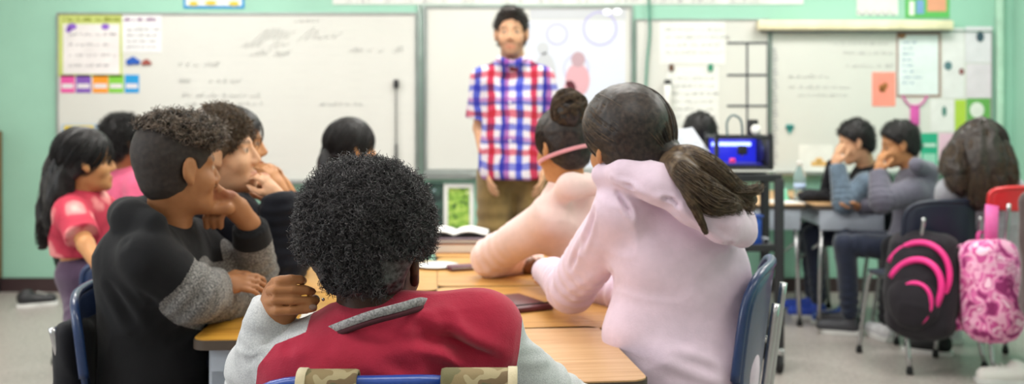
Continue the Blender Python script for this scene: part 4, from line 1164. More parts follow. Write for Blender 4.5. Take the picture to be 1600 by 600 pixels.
obj('hood_lining', tube(smoothpath([P(985, 268, 2.335), P(1012, 258, 2.33), P(1040, 268, 2.30), P(1052, 280, 2.285)], 5), np.interp(np.linspace(0, 1, 16), [0, .5, 1], [.004, .013, .004]), 10), cloth('purple_lining', (150, 100, 176)), p1['top'], org=p1['org'])
gs = guides([[P(1048, 200, 2.40), P(1056, 225, 2.38), P(1052, 246, 2.36)]], 14, [.004, .012, .003], 14, .003, 9, .0004)
obj('loose_strands', gs, M['hair_dark'], hair1, org=p1['org'])

# ================================================================== the girl with the bun
M['peach'] = cloth('peach_pink_fleece', (242, 212, 206), .03, .2, .25)
H2 = P(878, 228, 3.2)
def bun_extra(G):
    G.ell(P(905, 350, 3.24), A(.13, .11, .14), None, .06)
    G.chain([P(858, 318, 3.14), P(890, 292, 3.08), P(930, 290, 3.10)], [.026, .034, .034], .03)
p2 = person('bun', 'girl with a high bun, pink headband and peach pink hoodie', H2, -38, P(888, 292, 3.24), A(.42, 3.36, .50),
            P(862, 342, 3.14), P(768, 402, 3.34), P(838, 412, 3.52), P(925, 340, 3.36), P(905, 420, 3.55), P(850, 428, 3.62), pitch=8, roll=-4, s=.86, hs=.94, vox=.006, skin='warm',
            top=M['peach'], topname='hoodie', infl=.024, sleeve=.026, top_extra=bun_extra, bottom=M['denim'], wrk=(.004, 8), ripple=.004, handL=dict(n=A(0, 0, 1.), curl=.5), handR=dict(n=A(0, 0, 1.), curl=.5, thumb=-1))
hair2 = hair_cap(p2, 'hair', M['hair_dark'], .010, .006, -.020)
bc = P(889, 175, 3.13)
obj('combed_strands', comb(P(879, 214, 3.21), A(.086, .095, .090), bc - A(0, -.03, .02), 1900, .0009, 31, lambda q: q[:, 2] > P(0, 262, 3.2)[2]), M['hair_dark'], hair2, org=p2['org'])
S = SDF(bc - .09, bc + .09, .005); S.ell(bc, A(.053, .050, .050), None, .01); S.ell(bc + A(-.005, 0, .036), A(.034, .034, .026), None, .015)
V, F = S.mesh(); V = wrinkle(V, F, .004, 55, 2.); obj('bun', (V, F), M['hair_dark'], hair2, org=p2['org'])
bl = []
for i in range(26):
    a0 = random.uniform(0, 2 * pi); n_ = unit(np.random.default_rng(i).normal(size=3)); u_ = unit(np.cross(n_, A(.3, 1, .2))); v_ = np.cross(n_, u_)
    bl.append([bc + A(0, 0, .012) + (u_ * cos(a0 + t) + v_ * sin(a0 + t)) * A(.053, .050, .058) * random.uniform(.93, 1.06) for t in np.linspace(0, 3.2, 8)])
obj('bun_strands', guides(bl, 1300, [.004, .007, .004], 18, .002, 12, .0007), M['hair_brown'], hair2, org=p2['org'])
R2 = p2['R']; bandc = P(878, 240, 3.2)
bp = [bandc + R2 @ (A(.079 * cos(a), -.020 + .100 * sin(a), -.006 - .018 * sin(a)) * 1.0) for a in np.linspace(0, 2 * pi, 40)]
obj('headband', flat_tube(bp, R2[:, 2], .006, .003), cloth('pink_elastic', (232, 160, 168)), p2['body'], org=p2['org'])

# ================================================================== the boy with curly hair and grey sleeves
M['blackf'] = cloth('black_fleece', (22, 22, 25), .05, .3, .06)
M['marl'] = cloth('grey_marl_knit', (110, 108, 106), .04, .5, .15, speck=((72, 70, 70), (156, 152, 148)), sscale=230)
H3 = P(281, 262, 2.550)
sL3, eL3, wL3 = P(300, 385, 2.712), P(408, 462, 2.821), P(390, 350, 2.680)
sR3, eR3, wR3 = P(232, 405, 2.441), P(303, 460, 2.495), P(340, 444, 2.60)
def hand3(B):
    Yh = 2.604
    W3 = wL3
    B.cone(W3, P(370, 326, 2.647), .026, .032, .02)
    B.ell(P(352, 314, 2.626), A(.040, .020, .030), None, .014)
    # one digit reaching back along the jaw, tip left
    B.chain([P(356, 326, 2.604), P(334, 327, Yh - .01), P(312, 328, Yh - .015), P(293, 329, Yh - .01)], [.0165, .0125, .0112, .0095], .004)
    # knuckles and fingers curled up against the cheek
    for i, (xa, ya) in enumerate(((341, 296), (336, 304), (333, 312))):
        B.chain([P(xa + 12, ya + 8, Yh + .01), P(xa, ya, Yh - .008), P(xa - 12, ya + 8, Yh + .002), P(xa - 12, ya + 20, Yh + .02)], [.0115, .0108, .0096, .0086], .002)
    # finger ends hanging under the chin
    for i, xa in enumerate((322, 333, 344)):
        B.chain([P(xa + 6, 328, Yh + .02), P(xa, 342, Yh + .01), P(xa + 1, 354, Yh + .02)], [.0105, .0096, .0085], .002)
def top3(G):
    G.ell(P(238, 470, 2.571), A(.118, .13, .17), None, .06)
    G.ell(P(215, 410, 2.539), A(.10, .11, .10), None, .05)
    G.chain([P(240, 352, 2.463), P(205, 340, 2.506), P(198, 335, 2.604), P(228, 325, 2.669)], [.030, .040, .040, .030], .025)
    G.cone(P(245, 570, 2.582), P(245, 640, 2.626), .11, .12, .06)
    # bulky forearm and elbow sleeves
    G.cone(eR3, P(352, 474, 2.691), .060, .050, .02, rip=(.005, 22, 0, .2, .5, .6))
    G.cone(P(350, 474, 2.691), P(404, 466, 2.799), .044, .056, .02)
    G.cone(sR3 + (eR3 - sR3) * .45, eR3, .058, .066, .02, rip=(.006, 20, 1, .2, .6, .5))
def pl_dist(c, pts):
    best = np.full(len(c), 9.0)
    for a, b in zip(pts[:-1], pts[1:]):
        a = np.asarray(a); b = np.asarray(b)
        ab = b - a; t = np.clip(((c - a) @ ab) / (ab @ ab), 0, 1); best = np.minimum(best, np.linalg.norm(c - a - t[:, None] * ab, axis=1))
    return best
gR3 = lambda c: .080 - pl_dist(c, [sR3 + (eR3 - sR3) * .86, eR3, P(352, 474, 2.691), P(404, 466, 2.799), wR3])
gL3 = lambda c: .082 - pl_dist(c, [sL3 + (eL3 - sL3) * .75, eL3, wL3])
gC3 = lambda c: np.minimum((c - wL3) @ unit(wL3 - eL3) + .055, .085 - pl_dist(c, [wL3, wL3 + .01]))
split3 = [lambda c: np.maximum(gR3(c), gL3(c)), gC3]
p3 = person('curly', 'boy with curly black hair, faded sides and black hoodie, chin on his hand', H3, 52, P(264, 352, 2.604), A(-.93, 2.66, .50),
            sL3, eL3, wL3, sR3, eR3, wR3, pitch=2, roll=0, s=.86, hs=.98, vox=.0052, skin='brown', top=[('hoodie', M['blackf']), ('sleeve', M['marl']), ('cuff', M['blackf'])], top_split=split3,
            infl=.022, sleeve=.026, top_extra=top3, bottom=M['dark_cloth'], wrk=(.004, 8), ripple=.006, handL=hand3, handR=dict(d=A(.95, .12, .02), n=A(-.05, -.65, .75), curl=.5, thumb=-1), neck_r=.054,
            fold=[(P(265, 430, 2.539), P(330, 470, 2.604), .010, .010), (P(300, 420, 2.561), P(340, 455, 2.626), .009, .008), (P(200, 380, 2.409), P(240, 470, 2.430), .012, .008), (P(170, 450, 2.430), P(215, 520, 2.430), .014, .01)])
M['hair_fade'] = hair_mat('short_black_hair', (36, 30, 28), (52, 43, 39), .7)
def crown3(S, L, R, s):
    S.ell(L(0, .002, .078), A(.080, .098, .046) * s, R, .02)
    S.ell(L(0, -.045, .04), A(.078, .075, .085) * s, R, .02)
    for q in (-1, 1): S.ell(L(q * .085, .004, -.010), A(.028, .030, .036) * s, R, .008, sub=True)
hair3 = hair_cap(p3, 'hair', M['hair_fade'], .004, .005, -.030, crown3, wr=(.0008, 60), n=(0, -.80, .6))
V3, F3 = None, None
me_ = hair3.data; nV = len(me_.vertices); co = np.empty(nV * 3, np.float32); me_.vertices.foreach_get('co', co); co = co.reshape(-1, 3) + p3['org']
fi = np.empty(len(me_.polygons) * 4, np.int32); me_.loops.foreach_get('vertex_index', fi)
M['hair_curl3'] = hair_mat('dark_curls', (34, 28, 25), (142, 124, 108), .38, 60)
coils_on(p3, co.astype(float), fi.reshape(-1, 4), 11000, hair3, M['hair_curl3'], (.008, .030), .0082, .0012, 1.4, 13, mask=lambda q: (q[:, 2] + .30 * q[:, 1] > .072) & ((q[:, 1] < .072) | (q[:, 2] > .075)), K=12)
tag_n = obj('undershirt_collar', tube(smoothpath([P(237, 352, 2.528), P(243, 362, 2.495), P(252, 372, 2.495)], 4), .006, 8), M['paper'], p3['top'], org=p3['org'])
# jacket hung over his chair
S = SDF(A(-1.4, 2.35, 0.02), A(-.92, 2.99, .86), .008)
S.box(A(-1.095, 2.64, .46), A(.030, .17, .26), rotz(radians(4)), .03, .02)
S.box(A(-1.11, 2.55, .30), A(.035, .07, .26), None, .03, .03); S.box(A(-1.11, 2.73, .30), A(.032, .06, .24), None, .03, .03)
V, F = S.mesh(); V = wrinkle(V, F, .010, 9, 1.0, (1, 1, .35))
c = A(-1.095, 2.64, .04)
tag(obj('hanging_jacket', (V - c, F), M['dark_cloth']), 'dark jacket hanging over the back of the chair of the boy with grey sleeves', 'jacket').location = tuple(c)

# ================================================================== the two girls behind him
M['navys'] = cloth('dark_navy_sweater', (18, 20, 30), .06, .5, .08)
def top4(G):
    G.cone(P(452, 405, 2.86), P(440, 330, 2.84), .058, .055, .02, rip=(.004, 34, 0, .15, .5, .8))
p4 = person('profile', 'girl in profile with brown curls and dark sweater, hand at her mouth', P(346, 238, 2.88), 84, P(335, 318, 2.92), A(-.98, 3.00, .50),
            P(350, 345, 3.02), P(430, 425, 3.05), P(428, 318, 2.96), P(330, 345, 2.80), P(440, 412, 2.84), P(432, 306, 2.86), pitch=-4, s=.86, hs=1.0, vox=.006, skin='light',
            top=M['navys'], topname='sweater', infl=.020, sleeve=.026, bottom=M['denim'], top_extra=top4, handR=dict(d=A(-.7, .0, 1), n=A(.8, -.5, .5), curl=.8, thumb=-1, s=.68), handL=dict(d=A(-.7, 0, 1), n=A(.8, .5, .5), curl=.8, s=.68))
hair4 = hair_cap(p4, 'hair', M['hair_brown'], .010, .006, -.022)
me_ = hair4.data; co = np.empty(len(me_.vertices) * 3, np.float32); me_.vertices.foreach_get('co', co); co = co.reshape(-1, 3) + p4['org']
fi = np.empty(len(me_.polygons) * 4, np.int32); me_.loops.foreach_get('vertex_index', fi)
coils_on(p4, co.astype(float), fi.reshape(-1, 4), 5000, hair4, M['hair_brown'], (.008, .022), .006, .0012, 1.4, 15, mask=lambda q: (q[:, 1] + .5 * q[:, 2] > .03))
p5 = person('behind', 'girl with smooth black hair, mostly hidden behind the girl in profile', P(369, 226, 3.42), 80, P(362, 300, 3.45), A(-1.02, 3.55, .50),
            P(372, 330, 3.56), P(455, 400, 3.58), P(450, 300, 3.50), P(362, 330, 3.32), P(462, 392, 3.36), P(440, 300, 3.34), s=.86, hs=.96, vox=.007, skin='tan',
            top=M['navys'], topname='sweater', infl=.020, sleeve=.024, bottom=M['denim'], handR=dict(d=A(-.5, 0, 1), n=A(.8, -.5, .2), curl=.6, thumb=-1), handL=dict(d=A(-.5, 0, 1), n=A(.8, .5, .2), curl=.6))
hair5 = hair_cap(p5, 'hair', M['hair_black'], .014, .006, -.016)
obj('combed_strands', scalp_lines(p5, (0, -.12, -.05), 1600, .016, -.016, seed=8, r=.0009), M['hair_black'], hair5, org=p5['org'])
# ================================================================== background people
def mesh_of(o, org):
    me_ = o.data; co = np.empty(len(me_.vertices) * 3, np.float32); me_.vertices.foreach_get('co', co)
    fi = np.empty(len(me_.polygons) * 4, np.int32); me_.loops.foreach_get('vertex_index', fi)
    return co.reshape(-1, 3).astype(float) + org, fi.reshape(-1, 4)
def long_hair(p, G, rad, N, m, core, seed=4, wave=.008, grow=.014, c=-.016, r=.0012, comb_to=(0, -.1, -.09), ms=None):
    h = hair_cap(p, 'hair', m, grow, .007, c)
    obj('combed_strands', scalp_lines(p, comb_to, 1400, grow + .002, c, seed=seed, r=r), m, h, org=p['org'])
    pts = np.array([q for g_ in G for q in g_]); S = SDF(pts.min(0) - .12, pts.max(0) + .12, .008)
    for g_ in G:
        q = smoothpath(g_, 3); S.chain(q, np.interp(np.linspace(0, 1, len(q)), np.linspace(0, 1, len(core)), core) * .85, .02)
    V, F = S.mesh(); V = wrinkle(V, F, .010, 26, seed, (1, 1, .3))
    obj('long_lengths', (V, F), m, h, org=p['org'])
    obj('loose_strands', guides(G, N, rad, 24, wave, seed, r), ms or m, h, org=p['org'])
    return h
floral = blotch('red_floral_cotton', [(0.0, (246, 200, 188)), (.30, (232, 140, 140)), (.46, (200, 56, 80)), (.85, (172, 40, 64))], 9, vor=True)
# far left girl, sitting sideways with her arm straight down to the chair
p6 = person('floral', 'girl with long black hair and red floral shirt at the far left', P(136, 252, 3.86), 68, P(130, 300, 3.90), P(140, 425, 3.93),
            P(160, 330, 4.04), P(200, 395, 4.10), P(225, 425, 4.02), P(112, 332, 3.78), P(134, 382, 3.66), P(160, 426, 3.575), roll=0, s=.84, hs=.96, bulk=.92, vox=.007, skin='warm',
            legs=[P(150, 440, 4.0), A(-1.25, 3.90, .50), A(-1.30, 3.95, .085), P(128, 440, 3.92), A(-1.60, 3.80, .46), A(-1.62, 3.90, .085)], top_extra=lambda G: G.half(P(0, 398, 3.9), A(0, 0, -1.), .004),
            top=floral, topname='shirt', infl=.020, sleeve=.020, short_sleeve=True, bottom=cloth('mauve_leggings', (88, 68, 92)), shoe=(226, 130, 160), handR=dict(n=A(.3, -1, .2), curl=.5, thumb=-1))
long_hair(p6, [[P(120, 225, 3.883), P(98, 260, 3.883), P(84, 300, 3.865), P(74, 340, 3.865), P(66, 385, 3.883)], [P(124, 225, 3.848), P(104, 262, 3.831), P(94, 300, 3.813), P(84, 335, 3.813), P(76, 368, 3.831)],
               [P(122, 220, 3.900), P(102, 250, 3.917), P(92, 290, 3.917), P(92, 340, 3.952), P(100, 400, 3.987), P(104, 425, 4.004)]], [.05, .06, .05, .04, .02], 1500, M['hair_black'], [.06, .06, .05, .035, .012], seed=5)
# child in pink
M['pink'] = cloth('bright_pink_cotton', (232, 106, 142), .04, .2, .2)
p7 = person('pink', 'child with dark hair in a bright pink top behind the boy with curly hair', P(196, 222, 4.95), 50, P(195, 262, 5.0), P(205, 420, 5.10),
            P(172, 290, 5.05), P(165, 350, 5.2), P(215, 390, 5.3), P(218, 292, 4.90), P(214, 352, 4.86), P(250, 385, 5.0), s=.84, hs=.95, vox=.008, skin='brown', top=M['pink'], topname='shirt', infl=.024, sleeve=.026, bottom=M['denim'])
h7 = hair_cap(p7, 'hair', M['hair_black'], .016, .007, -.020)
V, F = mesh_of(h7, p7['org']); coils_on(p7, V, F, 2500, h7, M['hair_black'], (.01, .03), .006, .0014, 1.3, 18)
# middle girl with straight black hair
p8 = person('middle', 'girl with straight black hair, seen above the afro of the front boy', P(551, 232, 4.3), 62, P(540, 272, 4.35), P(545, 425, 4.42),
            P(520, 300, 4.5), P(530, 365, 4.6), P(600, 385, 4.62), P(560, 302, 4.22), P(590, 368, 4.25), P(625, 385, 4.4), s=.86, hs=.98, vox=.007, skin='warm',
            top=cloth('charcoal_knit', (76, 78, 84)), topname='sweater', infl=.022, sleeve=.024, bottom=M['denim'])
long_hair(p8, [[P(536, 215, 4.32), P(520, 235, 4.28), P(512, 262, 4.25), P(508, 292, 4.24)], [P(536, 212, 4.36), P(522, 240, 4.36), P(514, 265, 4.34), P(512, 300, 4.34)]], [.045, .05, .04, .02], 900, M['hair_black'], [.05, .05, .035, .012], seed=6, wave=.003)
# child behind the laptop
p9 = person('laptop_child', 'child with short black hair behind the tilted laptop on the cart', P(1094, 214, 5.5), 10, P(1094, 250, 5.45), P(1094, 400, 5.55),
            P(1062, 275, 5.45), P(1050, 340, 5.5), P(1070, 355, 5.75), P(1126, 275, 5.45), P(1138, 340, 5.5), P(1116, 355, 5.75), s=.84, hs=.94, vox=.008, skin='brown', top=M['dark_cloth'], topname='sweater', infl=.022, sleeve=.022, bottom=M['denim'])
h9 = hair_cap(p9, 'hair', M['hair_black'], .018, .007, -.018); V, F = mesh_of(h9, p9['org']); coils_on(p9, V, F, 1800, h9, M['hair_black'], (.006, .016), .003, .0014, 1., 19)
# right boy A: navy, both hands at his face
M['denimg'] = cloth('blue_grey_jacket', (92, 108, 124), .15, .4)
splitA = [lambda c: .085 - pl_dist(c, [P(1352, 290, 5.90), P(1318, 318, 5.86), P(1310, 275, 5.9)])]
pA = person('boyA', 'boy in a dark navy top holding both hands to his face', P(1336, 222, 6.0), -82, P(1356, 262, 6.05), A(2.16, 6.14, .50),
            P(1352, 290, 5.90), P(1318, 318, 5.86), P(1308, 256, 5.92), P(1340, 288, 6.18), P(1295, 308, 6.2), P(1305, 254, 6.06), pitch=18, s=.88, hs=1.0, vox=.008, skin='light',
            top=[('sweater', M['navys']), ('sleeve', M['denimg'])], top_split=splitA, infl=.024, sleeve=.028, bottom=M['denim'], shoe=(36, 70, 180), handL=dict(d=A(.1, 0, 1), n=A(-1, -.3, 0), curl=.5, thumb=1), handR=dict(d=A(.1, 0, 1), n=A(-1, .3, 0), curl=.5, thumb=-1))
hA = hair_cap(pA, 'hair', M['hair_black'], .011, .007, -.006); V, F = mesh_of(hA, pA['org']); coils_on(pA, V, F, 1800, hA, M['hair_black'], (.006, .018), .003, .0014, 1., 23)
# right boy B: grey hoodie
def topB(G):
    G.chain([P(1432, 258, 5.52), P(1450, 268, 5.60), P(1455, 275, 5.72)], [.04, .05, .04], .03)
pB = person('boyB', 'boy in a grey hoodie facing left with a hand at his chin', P(1404, 226, 5.68), -84, P(1428, 268, 5.70), A(2.22, 5.66, .50),
            P(1425, 300, 5.55), P(1378, 312, 5.50), P(1372, 268, 5.58), P(1420, 300, 5.86), P(1372, 318, 5.9), P(1340, 322, 5.85), pitch=14, s=.90, hs=1.0, vox=.008, skin='tan',
            top=cloth('slate_grey_fleece', (98, 96, 110), .06), topname='hoodie', infl=.028, sleeve=.030, top_extra=topB, bottom=M['denim'], handL=dict(d=A(.2, 0, 1), n=A(-1, -.3, 0), curl=.7, thumb=1))
hB = hair_cap(pB, 'hair', M['hair_black'], .011, .007, -.006); V, F = mesh_of(hB, pB['org']); coils_on(pB, V, F, 1800, hB, M['hair_black'], (.006, .018), .003, .0014, 1., 24)
# girl with long wavy hair on the right
p10 = person('wavy', 'girl with long wavy dark hair on the red chair at the right', P(1530, 232, 5.02), -35, P(1535, 275, 5.0), P(1545, 430, 5.1),
            P(1486, 300, 5.0), P(1478, 370, 5.15), P(1460, 395, 5.3), P(1580, 300, 5.08), P(1590, 370, 5.15), P(1560, 395, 5.4), s=.92, hs=1.0, vox=.008, skin='tan',
            top=cloth('light_grey_knit', (158, 158, 166), .05), topname='sweater', infl=.024, sleeve=.026, bottom=M['dark_cloth'], shoe=(214, 214, 218),
            legs=[P(1528, 440, 5.12), A(2.05, 5.50, .50), A(2.02, 5.52, .085), P(1562, 440, 5.12), A(2.36, 5.50, .5), A(2.36, 5.48, .085)])
long_hair(p10, [[P(1520, 205, 5.0), P(1500, 235, 4.96), P(1492, 270, 4.92), P(1500, 300, 4.90)], [P(1530, 200, 4.97), P(1528, 240, 4.90), P(1530, 280, 4.88), P(1530, 322, 4.88)],
                [P(1540, 200, 4.99), P(1562, 235, 4.93), P(1572, 270, 4.90), P(1574, 310, 4.90)], [P(1536, 200, 4.97), P(1548, 240, 4.90), P(1554, 280, 4.88), P(1552, 325, 4.88)],
                [P(1515, 210, 5.04), P(1490, 245, 5.02), P(1483, 275, 5.0)]], [.05, .055, .055, .04], 2600, M['hair_dark'], [.055, .055, .05, .025], seed=7, wave=.014, grow=.022, ms=M['hair_brown'])

# ================================================================== the teacher
def plaid():
    m, nt, b = new_mat('red_white_blue_plaid'); v = coords(nt)
    nz = noise_n(nt, v, 7, 2); ad = nt.nodes.new('ShaderNodeVectorMath'); ad.operation = 'MULTIPLY_ADD'; nt.links.new(nz.outputs[1], ad.inputs[0]); ad.inputs[1].default_value = (.05, .05, .05); nt.links.new(v, ad.inputs[2])
    sx = nt.nodes.new('ShaderNodeSeparateXYZ'); nt.links.new(ad.outputs[0], sx.inputs[0])
    def stripes(sock, freq, stops):
        mu = nt.nodes.new('ShaderNodeMath'); mu.operation = 'MULTIPLY'; nt.links.new(sock, mu.inputs[0]); mu.inputs[1].default_value = freq
        fr = nt.nodes.new('ShaderNodeMath'); fr.operation = 'FRACT'; nt.links.new(mu.outputs[0], fr.inputs[0])
        return ramp(nt, fr.outputs[0], stops, 'CONSTANT')
    st = [(0, (238, 232, 238)), (.16, (92, 104, 214)), (.32, (240, 234, 240)), (.50, (214, 60, 96)), (.66, (240, 236, 240)), (.80, (70, 74, 180)), (.90, (186, 120, 190))]
    a = stripes(sx.outputs[0], 1 / .205, st); c = stripes(sx.outputs[2], 1 / .190, st)
    mx = nt.nodes.new('ShaderNodeMix'); mx.data_type = 'RGBA'; mx.blend_type = 'MULTIPLY'; mx.inputs[0].default_value = .85
    nt.links.new(a, mx.inputs[6]); nt.links.new(c, mx.inputs[7]); nt.links.new(mx.outputs[2], b.inputs['Base Color']); b.inputs['Roughness'].default_value = .85
    return m
def topT(G):
    G.cone(P(802, 170, 5.05), P(800, 275, 5.05), .128, .150, .05)
    G.half(P(800, 278, 5.05), A(0, 0, -1.), .004)
    for q in (-1, 1): G.cone(P(800 + q * 6, 100, 4.93), P(800 + q * 20, 92, 4.97), .022, .014, .006)
pelT = A(.01, 5.06, .97)
pT = person('teacher', 'man in a red, white and blue plaid shirt and khaki trousers standing before the board', P(799, 52, 5.05), 183, P(802, 98, 5.07), pelT,
            P(844, 126, 5.09), P(862, 203, 5.12), P(850, 264, 5.00), P(758, 126, 5.07), P(750, 200, 5.12), P(761, 262, 5.00), s=1.0, hs=1.0, vox=.007, skin='light', top=plaid(), topname='shirt', infl=.016, sleeve=.026,
            short_sleeve=True, bottom=None, standing=True, beard=True, top_extra=topT, wrk=(.005, 7), handR=dict(n=A(-1, -.2, 0), curl=.35, thumb=1), handL=dict(n=A(1, -.2, 0), curl=.35, thumb=-1), neck_r=.055, fold=[(P(790, 110, 4.9), P(796, 262, 4.88), .006, .004)])
T = SDF(A(-.3, 4.8, .0), A(.32, 5.35, 1.05), .007)
T.ell(pelT - A(0, 0, .02), A(.165, .12, .11), None, .03)
for q in (-1, 1):
    hp, kn, an = pelT + A(q * .085, 0, -.06), pelT + A(q * .105, -.015, -.46), A(pelT[0] + q * .12, 5.07, .07)
    T.cone(hp, kn, .100, .078, .03, rip=(.006, 14, q, .1, .9, .5)); T.cone(kn, an, .078, .072, .02, clip=True, rip=(.007, 16, q, .1, .9, .5))
V, F = T.mesh(); V = wrinkle(V, F, .006, 8, 3.)
tr_ = obj('trousers', (V, F), M['khaki'], pT['body'], org=pT['org'])
for q in (-1, 1):
    obj('cargo_pocket', box(pelT + A(q * .17, -.01, -.36), (.014, .062, .075), bev=.008), M['khaki'], tr_, org=pT['org'])
    S = SDF(A(-.4, 4.7, 0), A(.4, 5.3, .2), .008); a = A(pelT[0] + q * .12, 5.07, .08)
    S.cone(a, a - A(0, 0, .03), .05, .05, .02); S.cone(a - A(0, .02, .04), a - A(0, .17, .045), .046, .042, .02); S.half(A(0, 0, .022), A(0, 0, -1.))
    obj('shoe', S.mesh(), M['brown'], pT['body'], org=pT['org'])
    obj('sole', prism([(a[0] + sx * .046, a[1] + .05 - .27 * t) for sx, t in ((-.8, 0), (-1, .3), (-.95, .75), (-.5, 1), (.5, 1), (.95, .75), (1, .3), (.8, 0))], .002, .026), M['rubber'], pT['body'], org=pT['org'], smooth=False)
def hairT(S, L, R, s):
    S.ell(L(0, .035, .100), A(.052, .05, .026) * s, R, .02)
    for q in (-1, 1): S.ell(L(q * .085, .02, -.02), A(.03, .035, .035) * s, R, .008, sub=True)
hT = hair_cap(pT, 'hair', M['hair_dark'], .007, .006, -.018, hairT, n=(0, -.78, .62))
V, F = mesh_of(hT, pT['org']); coils_on(pT, V, F, 2400, hT, M['hair_dark'], (.008, .018), .002, .0013, .6, 25)
obj('undershirt', box(P(803, 104, 4.955), (.022, .01, .022), bev=.008), mat('maroon_shirt', (140, 50, 62), .9), pT['body'], org=pT['org'])
for i in range(5): obj('shirt_button', lathe([(0, -.002), (.006, -.002), (.006, .002), (0, .002)], P(797, 130 + 30 * i, 4.915), 10, np.array([[1, 0, 0], [0, 0, -1], [0, 1, 0]]).T), M['paper'], pT['top'], org=pT['org'])

# ================================================================== things on and around the desks
c = P(700, 402, 3.95); zt = .70
def thing_box(name, label, cat, c, hf, m, yaw=0, bev=.003, group=None, extra=()):
    r = tag(empty(name, (c[0], c[1], c[2]), radians(yaw)), label, cat, group)
    for (n, cc_, hh, mm) in extra: obj(n, box(cc_, hh, bev=min(bev, min(hh) * .6)), mm, r)
    return r
def book(label, x, y, z, hx, hy, t, cm, yaw, name='book', cat='book', group='books stacked on the far desk'):
    return thing_box(name, label, cat, (x, y, z), None, None, yaw, .0015, group,
                     [('cover', (0, 0, .0012), (hx, hy, .0012), cm), ('pages', (.003, 0, t / 2), (hx - .005, hy - .004, t / 2 - .0026), M['paper']), ('cover', (0, 0, t - .0012), (hx, hy, .0012), cm), ('spine', (-hx + .0012, 0, t / 2), (.0012, hy, t / 2 - .0026), cm)])
bx_, by_ = -.235, 4.0
book('tan book at the bottom of the stack on the far desk', bx_ - .005, by_, zt, .15, .11, .035, mat('tan_cover', (178, 126, 92), .6), 4)
book('dark plum notebook in the middle of the stack on the far desk', bx_, by_ + .01, zt + .036, .15, .11, .016, mat('plum_cover', (74, 52, 62), .5), -2)
r = tag(empty('open_notebook', (bx_ + .01, by_ + .06, zt + .053)), 'open white notebook on top of the book stack', 'notebook', 'books stacked on the far desk')
for q in (-1, 1):
    obj('page_block', curved_shell(lambda u, v, q=q: (q * u * .13, -.09 + .18 * v, .006 + .020 * sin(min(u * 1.0, 1) * pi) * (1 - u * .6)), 12, 4, .006), M['paper'], r)
obj('cover', box((0, 0, .0015), (.135, .093, .0014), bev=.001), M['black'], r)
tag(obj('paper_plate', lathe([(0, 0), (.05, .001), (.075, .006), (.077, .008), (.05, .004), (0, .003)], (0, 0, 0), 32), M['paper']), 'white paper disc on the desk beside the front boy head', 'plate').location = (-.262, 3.56, zt + .001)
r = thing_box('pencil_case', 'flat plum pencil case just in front of the girl with the bun', 'pencil case', (-.16, 3.50, zt + .001), None, None, 20, .004, None, [('case', (0, 0, .008), (.06, .028, .008), mat('plum_vinyl', (104, 62, 74), .5))])
obj('zip', box((0, -.0285, .009), (.055, .001, .0015)), M['alu'], r)
r = thing_box('tablet_case', 'dark maroon tablet case on the desk behind the maroon shoulder', 'tablet case', (.015, 2.86, zt + .001), None, None, 28, .005, None, [('case', (0, 0, .007), (.060, .10, .007), mat('maroon_case', (92, 40, 48), .45))])
obj('band', box((.0, -.07, .0148), (.060, .004, .0012)), M['rubber'], r)
r = thing_box('paper_stack', 'sheet of cream paper on the yellow oak desk beside the raised hand', 'paper', (-.44, 2.62, zt + .001), None, None, 6, .001, None, [('sheet', (0, 0, .001), (.108, .14, .001), M['paper']), ('sheet', (.01, .012, .0032), (.106, .138, .001), M['paper'])])
r = thing_box('paper_stack', 'loose worksheet on the farthest desk beside the book stack', 'paper', (-.0, 4.10, zt + .001), None, None, -12, .001, None, [('sheet', (0, 0, .001), (.108, .14, .001), M['paper'])])
tag(obj('crumpled_snack_bag', (lambda V, F: (wrinkle(V, F, .008, 45, 3), F))(*SDF(A(-.09, -.06, 0), A(.09, .06, .09), .005).ell(A(0, 0, .028), A(.07, .035, .024)).mesh()), mat('brown_bag', (120, 84, 60), .5)), 'crumpled brown bag under the arms of the girl with the bun', 'snack bag').location = (.04, 3.42, zt + .002)

# camouflage straps hooked over the front chair
camo = blotch('camouflage_webbing', [(0, (104, 98, 66)), (.40, (134, 116, 82)), (.50, (160, 146, 112)), (.60, (112, 92, 66)), (.66, (88, 88, 62))], 20, distort=.2)
webb = cloth('cream_webbing', (206, 192, 160))
def strap(x0, x1, y0, lb, trim):
    Yc = 1.632; xm = (x0 + x1) / 2; c = P(xm, 600, Yc); r = tag(empty('backpack_strap', c), lb, 'strap', 'camouflage backpack straps over the front chair')
    top = P(xm, y0, Yc); hw = (x1 - x0) / 2 / F_PX * Yc; zc = top[2]
    path = smoothpath([A(top[0], Yc - .036, zc - .24), A(top[0], Yc - .034, zc - .10), A(top[0], Yc - .028, zc - .02), A(top[0], Yc - .004, zc - .002), A(top[0], Yc + .022, zc - .016), A(top[0], Yc + .030, zc - .08)], 5)
    obj('strap_body', flat_tube(path, (1, 0, 0), hw, .004), camo, r, org=c)
    path2 = path + 0; off = (hw - .004) * trim
    path2[:, 0] += off; nn = np.gradient(path, axis=0); nn /= np.linalg.norm(nn, axis=1)[:, None]; path2 += np.cross((1, 0, 0), nn) * .0045
    obj('strap_edging', flat_tube(path2, (1, 0, 0), .0075, .0015), webb, r, org=c)
strap(470, 560, 579, 'camouflage strap with cream edge over the left of the royal blue chair back', -1)
strap(690, 805, 577, 'wide camouflage strap with cream webbing over the right of the royal blue chair back', 1)

